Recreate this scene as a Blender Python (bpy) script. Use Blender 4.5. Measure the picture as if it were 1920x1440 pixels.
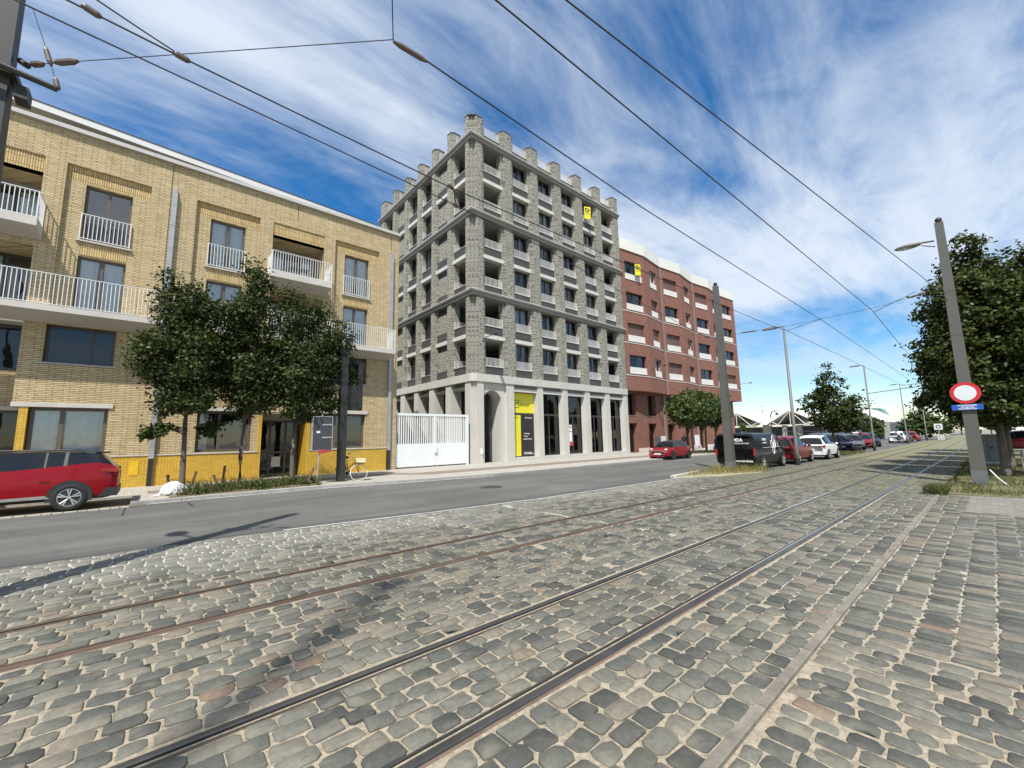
import bpy, math, random
import numpy as np
from mathutils import Matrix, Vector
rad = math.radians
sc = bpy.context.scene
for o in list(bpy.data.objects):
    bpy.data.objects.remove(o)
# ------------------------------------------------------------------ camera
CAMH = 1.65
R3 = [[0.757012, 0.070498, 0.649587], [-0.65313, 0.110248, 0.749177], [-0.0188, -0.991401, 0.129503]]
cam = bpy.data.cameras.new('camera')
camo = bpy.data.objects.new('camera', cam)
sc.collection.objects.link(camo)
_r = Vector((R3[0][0], R3[1][0], R3[2][0]))
_d = Vector((R3[0][1], R3[1][1], R3[2][1]))
_f = Vector((R3[0][2], R3[1][2], R3[2][2]))
camo.matrix_world = Matrix(((_r.x, -_d.x, -_f.x, 0), (_r.y, -_d.y, -_f.y, 0), (_r.z, -_d.z, -_f.z, CAMH), (0, 0, 0, 1)))
cam.sensor_width = 36
cam.lens = 36 * 774.0 / 1920.0
cam.clip_start = 0.05
cam.clip_end = 6000
sc.camera = camo
# ------------------------------------------------------------------ sun and sky
SUN_AZ, SUN_EL = rad(40), rad(56.5)      # azimuth of the direction the light travels in, and elevation
to_sun = Vector((-math.cos(SUN_EL) * math.cos(SUN_AZ), -math.cos(SUN_EL) * math.sin(SUN_AZ), math.sin(SUN_EL)))
sun = bpy.data.lights.new('sun', 'SUN')
sun.energy = 5.0
sun.angle = rad(0.8)
sun.color = (1.0, 0.955, 0.88)
suno = bpy.data.objects.new('sun', sun)
sc.collection.objects.link(suno)
suno.rotation_euler = to_sun.to_track_quat('Z', 'Y').to_euler()
suno.location = (0, 0, 60)
w = bpy.data.worlds.new('World')
sc.world = w
w.use_nodes = True
nt = w.node_tree
nt.nodes.clear()
def wn(t, **k):
    n = nt.nodes.new(t)
    for a, b in k.items():
        setattr(n, a, b)
    return n
def wl(a, b):
    nt.links.new(a, b)
out = wn('ShaderNodeOutputWorld')
bg = wn('ShaderNodeBackground')
bg.inputs['Strength'].default_value = 0.10
sky = wn('ShaderNodeTexSky', sky_type='NISHITA')
sky.sun_disc = False
sky.sun_elevation = SUN_EL
sky.sun_rotation = math.atan2(to_sun.x, to_sun.y)
sky.altitude = 10
sky.air_density = 1.0
sky.dust_density = 0.25
sky.ozone_density = 2.2
hs = wn('ShaderNodeHueSaturation')
hs.inputs['Saturation'].default_value = 1.42
hs.inputs['Value'].default_value = 1.18
wl(sky.outputs[0], hs.inputs['Color'])
tc = wn('ShaderNodeTexCoord')
sep = wn('ShaderNodeSeparateXYZ')
wl(tc.outputs['Generated'], sep.inputs[0])
def wm(op, a, b=None, c=None):
    n = wn('ShaderNodeMath', operation=op)
    for i, v in enumerate((a, b, c)):
        if v is None:
            continue
        if isinstance(v, (int, float)):
            n.inputs[i].default_value = v
        else:
            wl(v, n.inputs[i])
    return n.outputs[0]
# clouds lie on a plane high above: direction / height gives the place on that plane
zz = wm('ADD', wm('MAXIMUM', sep.outputs[2], 0.0), 0.10)
px = wm('DIVIDE', sep.outputs[0], zz)
py = wm('DIVIDE', sep.outputs[1], zz)
comb = wn('ShaderNodeCombineXYZ')
wl(px, comb.inputs[0]); wl(py, comb.inputs[1])
def noise(vec, scale, detail, rough, dist=0.0, rot=0.0, stretch=(1, 1), off=(0, 0, 0)):
    mp = wn('ShaderNodeMapping')
    mp.inputs['Rotation'].default_value = (0, 0, rot)
    mp.inputs['Scale'].default_value = (stretch[0], stretch[1], 1)
    mp.inputs['Location'].default_value = off
    wl(vec, mp.inputs[0])
    n = wn('ShaderNodeTexNoise')
    n.inputs['Scale'].default_value = scale
    n.inputs['Detail'].default_value = detail
    n.inputs['Roughness'].default_value = rough
    n.inputs['Distortion'].default_value = dist
    wl(mp.outputs[0], n.inputs['Vector'])
    return n.outputs['Fac']
big = noise(comb.outputs[0], 0.75, 3, 0.5, 0.4, rad(20), (0.8, 1.1), (3.3, 1.7, 0))
streak = noise(comb.outputs[0], 1.25, 8, 0.64, 0.45, rad(-16), (0.5, 1.5), (0.6, 4.2, 0))
fine = noise(comb.outputs[0], 4.0, 6, 0.62, 0.6, rad(40), (0.6, 1.3), (7.0, 2.0, 0))
cl = wm('ADD', wm('ADD', wm('MULTIPLY', big, 0.85), wm('MULTIPLY', streak, 0.75)), wm('MULTIPLY', fine, 0.32))
ramp = wn('ShaderNodeMapRange', interpolation_type='SMOOTHSTEP')
ramp.inputs['From Min'].default_value = 0.68
ramp.inputs['From Max'].default_value = 1.15
wl(cl, ramp.inputs['Value'])
low = wn('ShaderNodeMapRange', interpolation_type='SMOOTHSTEP')
low.inputs[1].default_value = 0.0; low.inputs[2].default_value = 0.28; low.inputs[3].default_value = 0.15; low.inputs[4].default_value = 0.92
wl(sep.outputs[2], low.inputs[0])
mask = wm('MULTIPLY', ramp.outputs[0], low.outputs[0])
mix = wn('ShaderNodeMix', data_type='RGBA')
wl(mask, mix.inputs['Factor'])
wl(hs.outputs[0], mix.inputs['A'])
mix.inputs['B'].default_value = (6.1, 6.7, 7.5, 1)
wl(mix.outputs['Result'], bg.inputs['Color'])
wl(bg.outputs[0], out.inputs[0])
sc.view_settings.view_transform = 'Standard'
sc.view_settings.look = 'None'
sc.view_settings.exposure = 0.45
sc.view_settings.gamma = 1
sc.view_settings.use_curve_mapping = False
sc.render.engine = 'CYCLES'
sc.cycles.max_bounces = 6
sc.cycles.transparent_max_bounces = 12
# ------------------------------------------------------------------ helpers
COL = sc.collection
WORLD = {}
MATS = {}
def mnode(m, t, **k):
    n = m.node_tree.nodes.new(t)
    for a, b in k.items():
        setattr(n, a, b)
    return n
def newmat(name):
    m = bpy.data.materials.new(name)
    m.use_nodes = True
    b = m.node_tree.nodes['Principled BSDF']
    return m, b, m.node_tree.links.new
def wpos(m, link, kind):
    """coordinates in metres: 'w' world position, 'o' object"""
    if kind == 'w':
        return mnode(m, 'ShaderNodeNewGeometry').outputs['Position']
    return mnode(m, 'ShaderNodeTexCoord').outputs['Object']
def mat(name, col, rough=0.7, var=0.12, scale=3.0, bump=0.0, bscale=40.0, metal=0.0, spec=0.5, coat=0.0, col2=None, kind='w', streak=1.0):
    if name in MATS:
        return MATS[name]
    m, b, link = newmat(name)
    b.inputs['Roughness'].default_value = rough
    b.inputs['Metallic'].default_value = metal
    b.inputs['Specular IOR Level'].default_value = spec
    b.inputs['Coat Weight'].default_value = coat
    p = wpos(m, link, kind)
    if streak != 1.0:
        mp = mnode(m, 'ShaderNodeMapping'); mp.inputs['Scale'].default_value = (1, 1, streak)
        link(p, mp.inputs[0]); p = mp.outputs[0]
    n = mnode(m, 'ShaderNodeTexNoise')
    n.inputs['Scale'].default_value = scale; n.inputs['Detail'].default_value = 6; n.inputs['Roughness'].default_value = 0.65
    link(p, n.inputs['Vector'])
    mr = mnode(m, 'ShaderNodeMapRange'); mr.inputs[1].default_value = 0.3; mr.inputs[2].default_value = 0.7
    link(n.outputs['Fac'], mr.inputs[0])
    mx = mnode(m, 'ShaderNodeMix', data_type='RGBA')
    c2 = col2 or tuple(min(1, c * (1 + var)) for c in col)
    c1 = col if col2 else tuple(c * (1 - var) for c in col)
    mx.inputs['A'].default_value = (*c1, 1); mx.inputs['B'].default_value = (*c2, 1)
    link(mr.outputs[0], mx.inputs['Factor']); link(mx.outputs['Result'], b.inputs['Base Color'])
    if bump:
        n2 = mnode(m, 'ShaderNodeTexNoise'); n2.inputs['Scale'].default_value = bscale; n2.inputs['Detail'].default_value = 5
        link(p, n2.inputs['Vector'])
        bp = mnode(m, 'ShaderNodeBump'); bp.inputs['Strength'].default_value = bump; bp.inputs['Distance'].default_value = 0.01
        link(n2.outputs['Fac'], bp.inputs['Height']); link(bp.outputs[0], b.inputs['Normal'])
    MATS[name] = m
    return m
def brick(name, c1, c2, mortar, bw, rh, ms, soldier=False, rough=0.85, bias=0.0, offset=0.5, var=0.25, dist=0.008, third=None, bumpk=0.7, blot=(3.2, 11.0)):
    if name in MATS:
        return MATS[name]
    m, b, link = newmat(name)
    b.inputs['Roughness'].default_value = rough
    sp = mnode(m, 'ShaderNodeSeparateXYZ'); link(wpos(m, link, 'w'), sp.inputs[0])
    ad = mnode(m, 'ShaderNodeMath', operation='ADD'); link(sp.outputs[0], ad.inputs[0]); link(sp.outputs[1], ad.inputs[1])
    cb = mnode(m, 'ShaderNodeCombineXYZ')
    link(ad.outputs[0], cb.inputs[1 if soldier else 0]); link(sp.outputs[2], cb.inputs[0 if soldier else 1])
    br = mnode(m, 'ShaderNodeTexBrick'); br.offset = offset; br.squash = 1.0
    br.inputs['Color1'].default_value = (*c1, 1); br.inputs['Color2'].default_value = (*c2, 1); br.inputs['Mortar'].default_value = (*mortar, 1)
    br.inputs['Scale'].default_value = 1; br.inputs['Mortar Size'].default_value = ms; br.inputs['Mortar Smooth'].default_value = 0.15
    br.inputs['Bias'].default_value = bias; br.inputs['Brick Width'].default_value = bw; br.inputs['Row Height'].default_value = rh
    link(cb.outputs[0], br.inputs['Vector'])
    n = mnode(m, 'ShaderNodeTexNoise'); n.inputs['Scale'].default_value = 1.3; n.inputs['Detail'].default_value = 7; n.inputs['Roughness'].default_value = 0.6
    link(wpos(m, link, 'w'), n.inputs['Vector'])
    mr = mnode(m, 'ShaderNodeMapRange'); mr.inputs[1].default_value = 0.25; mr.inputs[2].default_value = 0.75
    mr.inputs[3].default_value = 1 - var; mr.inputs[4].default_value = 1 + var * 0.6
    link(n.outputs['Fac'], mr.inputs[0])
    vm = mnode(m, 'ShaderNodeVectorMath', operation='SCALE'); link(br.outputs['Color'], vm.inputs[0]); link(mr.outputs[0], vm.inputs['Scale'])
    colout = vm.outputs[0]
    if third:
        # scattered bricks of a third tone: white noise per brick cell
        mp = mnode(m, 'ShaderNodeMapping'); mp.inputs['Scale'].default_value = (blot[0], blot[1], 1); link(cb.outputs[0], mp.inputs[0])
        wnn = mnode(m, 'ShaderNodeTexNoise'); wnn.inputs['Scale'].default_value = 1.0; wnn.inputs['Detail'].default_value = 3; wnn.inputs['Roughness'].default_value = .6; link(mp.outputs[0], wnn.inputs['Vector'])
        gt = mnode(m, 'ShaderNodeMapRange', interpolation_type='SMOOTHSTEP'); gt.inputs[1].default_value = third[1]; gt.inputs[2].default_value = third[1] + .07; link(wnn.outputs['Fac'], gt.inputs[0])
        mm = mnode(m, 'ShaderNodeMath', operation='MULTIPLY'); link(gt.outputs[0], mm.inputs[0])
        inv = mnode(m, 'ShaderNodeMath', operation='SUBTRACT'); inv.inputs[0].default_value = 1; link(br.outputs['Fac'], inv.inputs[1]); link(inv.outputs[0], mm.inputs[1])
        mx = mnode(m, 'ShaderNodeMix', data_type='RGBA'); mx.inputs['B'].default_value = (*third[0], 1)
        link(mm.outputs[0], mx.inputs['Factor']); link(colout, mx.inputs['A']); colout = mx.outputs['Result']
    link(colout, b.inputs['Base Color'])
    bp = mnode(m, 'ShaderNodeBump'); bp.inputs['Strength'].default_value = bumpk; bp.inputs['Distance'].default_value = dist; bp.invert = True
    n3 = mnode(m, 'ShaderNodeTexNoise'); n3.inputs['Scale'].default_value = 30; n3.inputs['Detail'].default_value = 4; link(wpos(m, link, 'w'), n3.inputs['Vector'])
    ad2 = mnode(m, 'ShaderNodeMath', operation='MULTIPLY_ADD'); link(n3.outputs['Fac'], ad2.inputs[0]); ad2.inputs[1].default_value = -0.6; link(br.outputs['Fac'], ad2.inputs[2])
    link(ad2.outputs[0], bp.inputs['Height']); link(bp.outputs[0], b.inputs['Normal'])
    MATS[name] = m
    return m
def glass(name, tint=(0.66, 0.72, 0.75), refl=1.0):
    """window glass: mirrors by its Fresnel angle, otherwise lets you see in"""
    if name in MATS:
        return MATS[name]
    m, b, link = newmat(name)
    nt_ = m.node_tree
    outn = nt_.nodes['Material Output']
    nt_.nodes.remove(b)
    tr = mnode(m, 'ShaderNodeBsdfTransparent'); tr.inputs[0].default_value = (*tint, 1)
    gl = mnode(m, 'ShaderNodeBsdfGlossy'); gl.inputs['Roughness'].default_value = 0.015; gl.inputs['Color'].default_value = (0.95, 0.97, 1, 1)
    n = mnode(m, 'ShaderNodeTexNoise'); n.inputs['Scale'].default_value = 0.9; n.inputs['Detail'].default_value = 2
    link(wpos(m, link, 'w'), n.inputs['Vector'])
    bp = mnode(m, 'ShaderNodeBump'); bp.inputs['Strength'].default_value = 0.06; bp.inputs['Distance'].default_value = 0.1
    link(n.outputs['Fac'], bp.inputs['Height']); link(bp.outputs[0], gl.inputs['Normal'])
    fr = mnode(m, 'ShaderNodeFresnel'); fr.inputs[0].default_value = 1.5
    mu = mnode(m, 'ShaderNodeMath', operation='MULTIPLY'); mu.inputs[1].default_value = 1.9 * refl; mu.use_clamp = True
    link(fr.outputs[0], mu.inputs[0])
    ms = mnode(m, 'ShaderNodeMixShader'); link(mu.outputs[0], ms.inputs[0]); link(tr.outputs[0], ms.inputs[1]); link(gl.outputs[0], ms.inputs[2])
    link(ms.outputs[0], outn.inputs['Surface'])
    MATS[name] = m
    return m
def leafmat(name, c1, c2, trans=0.35):
    if name in MATS:
        return MATS[name]
    m, b, link = newmat(name)
    b.inputs['Roughness'].default_value = 0.5
    b.inputs['Specular IOR Level'].default_value = 0.25
    at = mnode(m, 'ShaderNodeAttribute', attribute_name='tint')
    mx = mnode(m, 'ShaderNodeMix', data_type='RGBA'); mx.inputs['A'].default_value = (*c1, 1); mx.inputs['B'].default_value = (*c2, 1)
    link(at.outputs['Fac'], mx.inputs['Factor']); link(mx.outputs['Result'], b.inputs['Base Color'])
    tl = mnode(m, 'ShaderNodeBsdfTranslucent')
    hs_ = mnode(m, 'ShaderNodeHueSaturation'); hs_.inputs['Value'].default_value = 1.5; link(mx.outputs['Result'], hs_.inputs['Color']); link(hs_.outputs[0], tl.inputs[0])
    ms = mnode(m, 'ShaderNodeMixShader'); ms.inputs[0].default_value = trans
    outn = m.node_tree.nodes['Material Output']
    link(b.outputs[0], ms.inputs[1]); link(tl.outputs[0], ms.inputs[2]); link(ms.outputs[0], outn.inputs['Surface'])
    MATS[name] = m
    return m
def tag(o, label=None, cat=None, group=None, kind=None):
    if label: o['label'] = label
    if cat: o['category'] = cat
    if group: o['group'] = group
    if kind: o['kind'] = kind
    return o
def thing(name, label, cat, loc=(0, 0, 0), rz=0.0, group=None, local=False):
    o = bpy.data.objects.new(name, None)
    COL.objects.link(o)
    o.empty_display_size = 0.2
    o.location = loc; o.rotation_euler = (0, 0, rz)
    if not local:
        WORLD[o.name] = Matrix.Translation(loc).inverted()
    return tag(o, label, cat, group)
def put(name, me, parent=None, loc=(0, 0, 0), rz=0.0, rot=None, scale=None):
    o = bpy.data.objects.new(name, me)
    COL.objects.link(o)
    if parent is not None:
        o.parent = parent
        if parent.name in WORLD:
            o.matrix_parent_inverse = WORLD[parent.name]
    o.location = loc
    o.rotation_euler = rot if rot else (0, 0, rz)
    if scale: o.scale = scale
    return o
def copy_tree(o, parent=None):
    c = o.copy(); COL.objects.link(c); c.parent = parent
    for ch in list(o.children):
        copy_tree(ch, c)
    return c
class Frame:
    """a wall: u runs along it, d goes into it, z up"""
    def __init__(s, p0, ang=0.0):
        s.p = p0; s.a = ang; s.c = math.cos(ang); s.s = math.sin(ang)
    def pt(s, u, d, z):
        return (s.p[0] + u * s.c - d * s.s, s.p[1] + u * s.s + d * s.c, z)
class MB:
    def __init__(s, fr=None):
        s.v = []; s.f = []; s.m = []; s.fr = fr
    def pt(s, p):
        s.v.append(s.fr.pt(*p) if s.fr else tuple(p)); return len(s.v) - 1
    def poly(s, pts, m=0):
        s.f.append([s.pt(p) for p in pts]); s.m.append(m); return s
    def box(s, x0, x1, y0, y1, z0, z1, m=0, bottom=True):
        if x0 > x1: x0, x1 = x1, x0
        if y0 > y1: y0, y1 = y1, y0
        i = [s.pt(p) for p in ((x0, y0, z0), (x1, y0, z0), (x1, y1, z0), (x0, y1, z0), (x0, y0, z1), (x1, y0, z1), (x1, y1, z1), (x0, y1, z1))]
        fs = [(0, 1, 5, 4), (1, 2, 6, 5), (2, 3, 7, 6), (3, 0, 4, 7), (4, 5, 6, 7)]
        if bottom: fs.append((3, 2, 1, 0))
        for f in fs:
            s.f.append([i[k] for k in f]); s.m.append(m)
        return s
    def bar(s, a, b, r, n=6, m=0, r2=None, caps=True):
        a = Vector(a); b = Vector(b); d = b - a
        if d.length < 1e-6: return s
        q = d.to_track_quat('Z', 'Y')
        r2 = r if r2 is None else r2
        i0 = [s.pt(a + q @ Vector((r * math.cos(2 * math.pi * k / n), r * math.sin(2 * math.pi * k / n), 0))) for k in range(n)]
        i1 = [s.pt(b + q @ Vector((r2 * math.cos(2 * math.pi * k / n), r2 * math.sin(2 * math.pi * k / n), 0))) for k in range(n)]
        for k in range(n):
            s.f.append([i0[k], i0[(k + 1) % n], i1[(k + 1) % n], i1[k]]); s.m.append(m)
        if caps:
            s.f.append(i0[::-1]); s.m.append(m); s.f.append(i1); s.m.append(m)
        return s
    def tube(s, pts, r, n=6, m=0, radii=None):
        pts = [Vector(p) for p in pts]
        rings = []
        for k, p in enumerate(pts):
            d = (pts[min(k + 1, len(pts) - 1)] - pts[max(k - 1, 0)]).normalized()
            q = d.to_track_quat('Z', 'Y')
            rr = radii[k] if radii else r
            rings.append([s.pt(p + q @ Vector((rr * math.cos(2 * math.pi * j / n), rr * math.sin(2 * math.pi * j / n), 0))) for j in range(n)])
        for k in range(len(pts) - 1):
            for j in range(n):
                s.f.append([rings[k][j], rings[k][(j + 1) % n], rings[k + 1][(j + 1) % n], rings[k + 1][j]]); s.m.append(m)
        s.f.append(rings[0][::-1]); s.m.append(m); s.f.append(rings[-1]); s.m.append(m)
        return s
    def lathe(s, prof, c, axis='z', n=16, m=0, a0=0.0, a1=2 * math.pi):
        """prof: list of (radius, height)"""
        full = abs(a1 - a0 - 2 * math.pi) < 1e-6
        cnt = n if full else n + 1
        rings = []
        for r, h in prof:
            ring = []
            for k in range(cnt):
                t = a0 + (a1 - a0) * k / n
                x, y = r * math.cos(t), r * math.sin(t)
                p = {'z': (x, y, h), 'y': (x, h, y), 'x': (h, x, y)}[axis]
                ring.append(s.pt((c[0] + p[0], c[1] + p[1], c[2] + p[2])))
            rings.append(ring)
        for k in range(len(prof) - 1):
            for j in range(n):
                s.f.append([rings[k][j], rings[k][(j + 1) % cnt], rings[k + 1][(j + 1) % cnt], rings[k + 1][j]]); s.m.append(m)
        return s
    def ball(s, c, r, n=10, m=0, sc_=(1, 1, 1)):
        prof = [(r * math.sin(math.pi * k / 6) + 1e-4, -r * math.cos(math.pi * k / 6)) for k in range(7)]
        i = len(s.v)
        s.lathe(prof, (0, 0, 0), 'z', n, m)
        for k in range(i, len(s.v)):
            v = s.v[k]
            p = (c[0] + v[0] * sc_[0], c[1] + v[1] * sc_[1], c[2] + v[2] * sc_[2])
            s.v[k] = p
        return s
    def prism(s, poly, h0, h1, axis='z', m=0):
        """closed outline extruded along an axis"""
        def pp(a, b, h):
            return {'z': (a, b, h), 'y': (a, h, b), 'x': (h, a, b)}[axis]
        i0 = [s.pt(pp(a, b, h0)) for a, b in poly]; i1 = [s.pt(pp(a, b, h1)) for a, b in poly]
        n = len(poly)
        for k in range(n):
            s.f.append([i0[k], i0[(k + 1) % n], i1[(k + 1) % n], i1[k]]); s.m.append(m)
        s.f.append(i0[::-1]); s.m.append(m); s.f.append(i1); s.m.append(m)
        return s
    def wall(s, u0, u1, z0, z1, holes=(), d0=0.0, d1=0.3, m=0, edges=True):
        """front face with openings and their reveals"""
        us = sorted({u0, u1, *[min(max(h[i], u0), u1) for h in holes for i in (0, 1)]})
        zs = sorted({z0, z1, *[min(max(h[i], z0), z1) for h in holes for i in (2, 3)]})
        def inh(a, b):
            return any(h[0] < a < h[1] and h[2] < b < h[3] for h in holes)
        solid = {}
        for i in range(len(us) - 1):
            for j in range(len(zs) - 1):
                solid[i, j] = not inh((us[i] + us[i + 1]) / 2, (zs[j] + zs[j + 1]) / 2)
        for (i, j), ok in solid.items():
            if not ok: continue
            a, b, c, d = us[i], us[i + 1], zs[j], zs[j + 1]
            s.poly(((a, d0, c), (b, d0, c), (b, d0, d), (a, d0, d)), m)
            def need(k):
                return (k not in solid and edges) or (k in solid and not solid[k])
            if need((i - 1, j)): s.poly(((a, d1, c), (a, d0, c), (a, d0, d), (a, d1, d)), m)
            if need((i + 1, j)): s.poly(((b, d0, c), (b, d1, c), (b, d1, d), (b, d0, d)), m)
            if need((i, j - 1)): s.poly(((a, d1, c), (b, d1, c), (b, d0, c), (a, d0, c)), m)
            if need((i, j + 1)): s.poly(((a, d0, d), (b, d0, d), (b, d1, d), (a, d1, d)), m)
        return s
    def mesh(s, name, mats, smooth=False):
        me = bpy.data.meshes.new(name)
        me.from_pydata(s.v, [], s.f)
        if not isinstance(mats, (list, tuple)): mats = [mats]
        for x in mats: me.materials.append(x)
        if len(mats) > 1: me.polygons.foreach_set('material_index', s.m)
        if smooth: me.polygons.foreach_set('use_smooth', [True] * len(s.f))
        me.update()
        return me
    def build(s, name, mats, parent=None, smooth=False, **k):
        return put(name, s.mesh(name, mats, smooth), parent, **k)
def each(name, m, parent, fr, boxes):
    for q in boxes: MB(fr).box(*q).build(name, m, parent)
def struct(o):
    o['kind'] = 'structure'; return o
_txt = {}
def text_mesh(txt, size, m, align='CENTER', bold=0.0, extr=0.003):
    key = (txt, size, m.name, align)
    if key in _txt: return _txt[key]
    cu = bpy.data.curves.new('lettering', 'FONT')
    cu.body = txt; cu.size = size; cu.align_x = align; cu.align_y = 'CENTER'; cu.extrude = extr; cu.offset = bold
    cu.resolution_u = 3
    ob = bpy.data.objects.new('lettering', cu); COL.objects.link(ob)
    dg = bpy.context.evaluated_depsgraph_get()
    me = bpy.data.meshes.new_from_object(ob.evaluated_get(dg))
    me.materials.clear(); me.materials.append(m)
    bpy.data.objects.remove(ob)
    _txt[key] = me
    return me
def lettering(txt, size, m, parent, loc, rz=0.0, bold=0.0, align='CENTER', rot=None):
    """upright letters facing -Y when rz = 0"""
    return put('lettering', text_mesh(txt, size, m, align, bold), parent, loc, rot=rot or (math.pi / 2, 0, rz))
# ------------------------------------------------------------------ the setting
RNG = np.random.default_rng(7)
def interp(xs, ys):
    return lambda x: float(np.interp(x, xs, ys))
kerbY = interp([-60, 0, 5, 9, 14, 25, 300], [16.4, 16.4, 16.4, 15.6, 15.12, 15.2, 15.2])
bedY = interp([-60, -4, 1, 3, 5, 8, 15, 19.5, 21.5, 40, 300], [9.2, 9.15, 9.1, 8.85, 8.55, 8.25, 8.1, 8.0, 6.75, 6.6, 7.6])
rail1 = interp([-20, 1, 7, 14, 27, 60, 120, 260], [6.35, 6.05, 5.88, 5.73, 5.63, 5.7, 6.6, 11])
rail4 = interp([-20, 1, 14, 48, 120, 260], [2.2, 2.14, 2.09, 1.95, 2.6, 7])
rail2 = lambda x: rail1(x) - 1.0
rail3 = lambda x: rail4(x) + 1.0
stripY = interp([-20, 16, 60, 260], [1.11, 1.11, 1.05, 4])
def asphalt(name, col):
    m, b, link = newmat(name)
    b.inputs['Roughness'].default_value = 0.85
    P = wpos(m, link, 'w')
    def nz(scale, detail, stretch=(1, 1, 1), rough=.6):
        mp = mnode(m, 'ShaderNodeMapping'); mp.inputs['Scale'].default_value = stretch; link(P, mp.inputs[0])
        n = mnode(m, 'ShaderNodeTexNoise'); n.inputs['Scale'].default_value = scale; n.inputs['Detail'].default_value = detail; n.inputs['Roughness'].default_value = rough
        link(mp.outputs[0], n.inputs['Vector']); return n.outputs['Fac']
    def rng_(src, a, c, lo, hi):
        n = mnode(m, 'ShaderNodeMapRange', interpolation_type='SMOOTHSTEP'); n.inputs[1].default_value = a; n.inputs[2].default_value = c; n.inputs[3].default_value = lo; n.inputs[4].default_value = hi; link(src, n.inputs[0]); return n.outputs[0]
    def mul(a, c):
        n = mnode(m, 'ShaderNodeMath', operation='MULTIPLY'); link(a, n.inputs[0]); link(c, n.inputs[1]); return n.outputs[0]
    f = rng_(nz(.9, 5, (.12, 1, 1)), .3, .7, .80, 1.16)          # wheel tracks along the road
    f = mul(f, rng_(nz(.35, 6), .35, .65, .86, 1.1))             # old patches
    f = mul(f, rng_(nz(160, 2), .35, .65, .82, 1.16))            # grit
    vo = mnode(m, 'ShaderNodeTexVoronoi', feature='DISTANCE_TO_EDGE'); vo.inputs['Scale'].default_value = .33
    wv = mnode(m, 'ShaderNodeTexNoise'); wv.inputs['Scale'].default_value = 1.6; wv.inputs['Detail'].default_value = 6; link(P, wv.inputs['Vector'])
    av = mnode(m, 'ShaderNodeVectorMath', operation='MULTIPLY_ADD'); link(wv.outputs['Color'], av.inputs[0]); av.inputs[1].default_value = (.9, .9, 0); link(P, av.inputs[2]); link(av.outputs[0], vo.inputs['Vector'])
    f = mul(f, rng_(vo.outputs['Distance'], .0, .010, .82, 1.0))  # cracks
    vs = mnode(m, 'ShaderNodeVectorMath', operation='SCALE'); vs.inputs[0].default_value = col; link(f, vs.inputs['Scale']); link(vs.outputs[0], b.inputs['Base Color'])
    bp = mnode(m, 'ShaderNodeBump'); bp.inputs['Strength'].default_value = .3; bp.inputs['Distance'].default_value = .006; link(nz(140, 3), bp.inputs['Height']); link(bp.outputs[0], b.inputs['Normal'])
    MATS[name] = m
    return m
m_asph = asphalt('asphalt', (0.105, 0.103, 0.095))
m_asph2 = mat('asphalt_patch', (0.075, 0.075, 0.071), 0.85, 0.1, 2.0, 0.25, 120)
m_white = mat('road_paint', (0.62, 0.61, 0.58), 0.7, 0.25, 6.0)
m_pav = brick('light_pavers', (0.40, 0.375, 0.33), (0.33, 0.31, 0.275), (0.24, 0.22, 0.19), 0.3, 0.3, 0.006, var=0.12)
m_bike = mat('brown_strip', (0.20, 0.155, 0.125), 0.85, 0.1, 2.0, 0.2, 100)
m_kerb = mat('kerb_stone', (0.27, 0.265, 0.25), 0.8, 0.15, 3.0, 0.2, 60)
m_earth = mat('earth', (0.17, 0.13, 0.085), 0.95, 0.3, 4.0, 0.6, 30)
m_ground = mat('ground', (0.22, 0.21, 0.17), 0.9, 0.2, 0.05)
m_steel = mat('worn_rail_steel', (0.12, 0.115, 0.11), 0.30, 0.3, 2.5, 0.1, 60, metal=0.7, spec=0.5)
m_rust = mat('rusty_rail_steel', (0.10, 0.066, 0.046), 0.62, 0.3, 3.0, 0.3, 60, metal=0.15)
m_rustside = mat('rusty_flange', (0.12, 0.085, 0.06), 0.85, 0.3, 6.0, 0.3, 60)
m_dark = mat('dark_groove', (0.02, 0.018, 0.016), 0.9)
# pavers in plan: brick node fed with x, y
def planbrick(name, c1, c2, mo, bw, rh, ms, var=0.15):
    m = brick(name, c1, c2, mo, bw, rh, ms, var=var)
    nt_ = m.node_tree
    cbs = [n for n in nt_.nodes if n.type == 'COMBXYZ'][0]
    sp = [n for n in nt_.nodes if n.type == 'SEPXYZ'][0]
    nt_.links.new(sp.outputs[0], cbs.inputs[0]); nt_.links.new(sp.outputs[1], cbs.inputs[1])
    return m
m_pav2 = planbrick('light_paving', (0.40, 0.375, 0.325), (0.33, 0.31, 0.27), (0.25, 0.23, 0.19), 0.4, 0.2, 0.006)
m_pav3 = planbrick('brown_paving', (0.22, 0.20, 0.17), (0.17, 0.155, 0.135), (0.20, 0.185, 0.15), 0.22, 0.11, 0.005, 0.2)
def strip(name, xs, ya, yb, za, zb, m, ny=1, thick=None):
    b = MB()
    rows = []
    for x in xs:
        a, c = ya(x), yb(x)
        rows.append([b.pt((x, a + (c - a) * k / ny, za + (zb - za) * k / ny)) for k in range(ny + 1)])
    for i in range(len(xs) - 1):
        for k in range(ny):
            b.f.append([rows[i][k], rows[i + 1][k], rows[i + 1][k + 1], rows[i][k + 1]]); b.m.append(0)
    if thick:
        for i in range(len(xs) - 1):
            for k in (0, ny):
                p, q = b.v[rows[i][k]], b.v[rows[i + 1][k]]
                b.poly((p, q, (q[0], q[1], q[2] - thick), (p[0], p[1], p[2] - thick)))
    return struct(b.build(name, m))
C = lambda v: (lambda x: v)
XS = [-60, -20, -8, -4, -2, 0, 1, 2, 3, 4, 5, 6, 7, 8, 9, 10, 12, 14, 16, 18, 20, 22, 25, 30, 36, 44, 52, 60, 75, 90, 120, 160, 200, 260]
gnd = MB(); S_ = 4000
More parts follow.
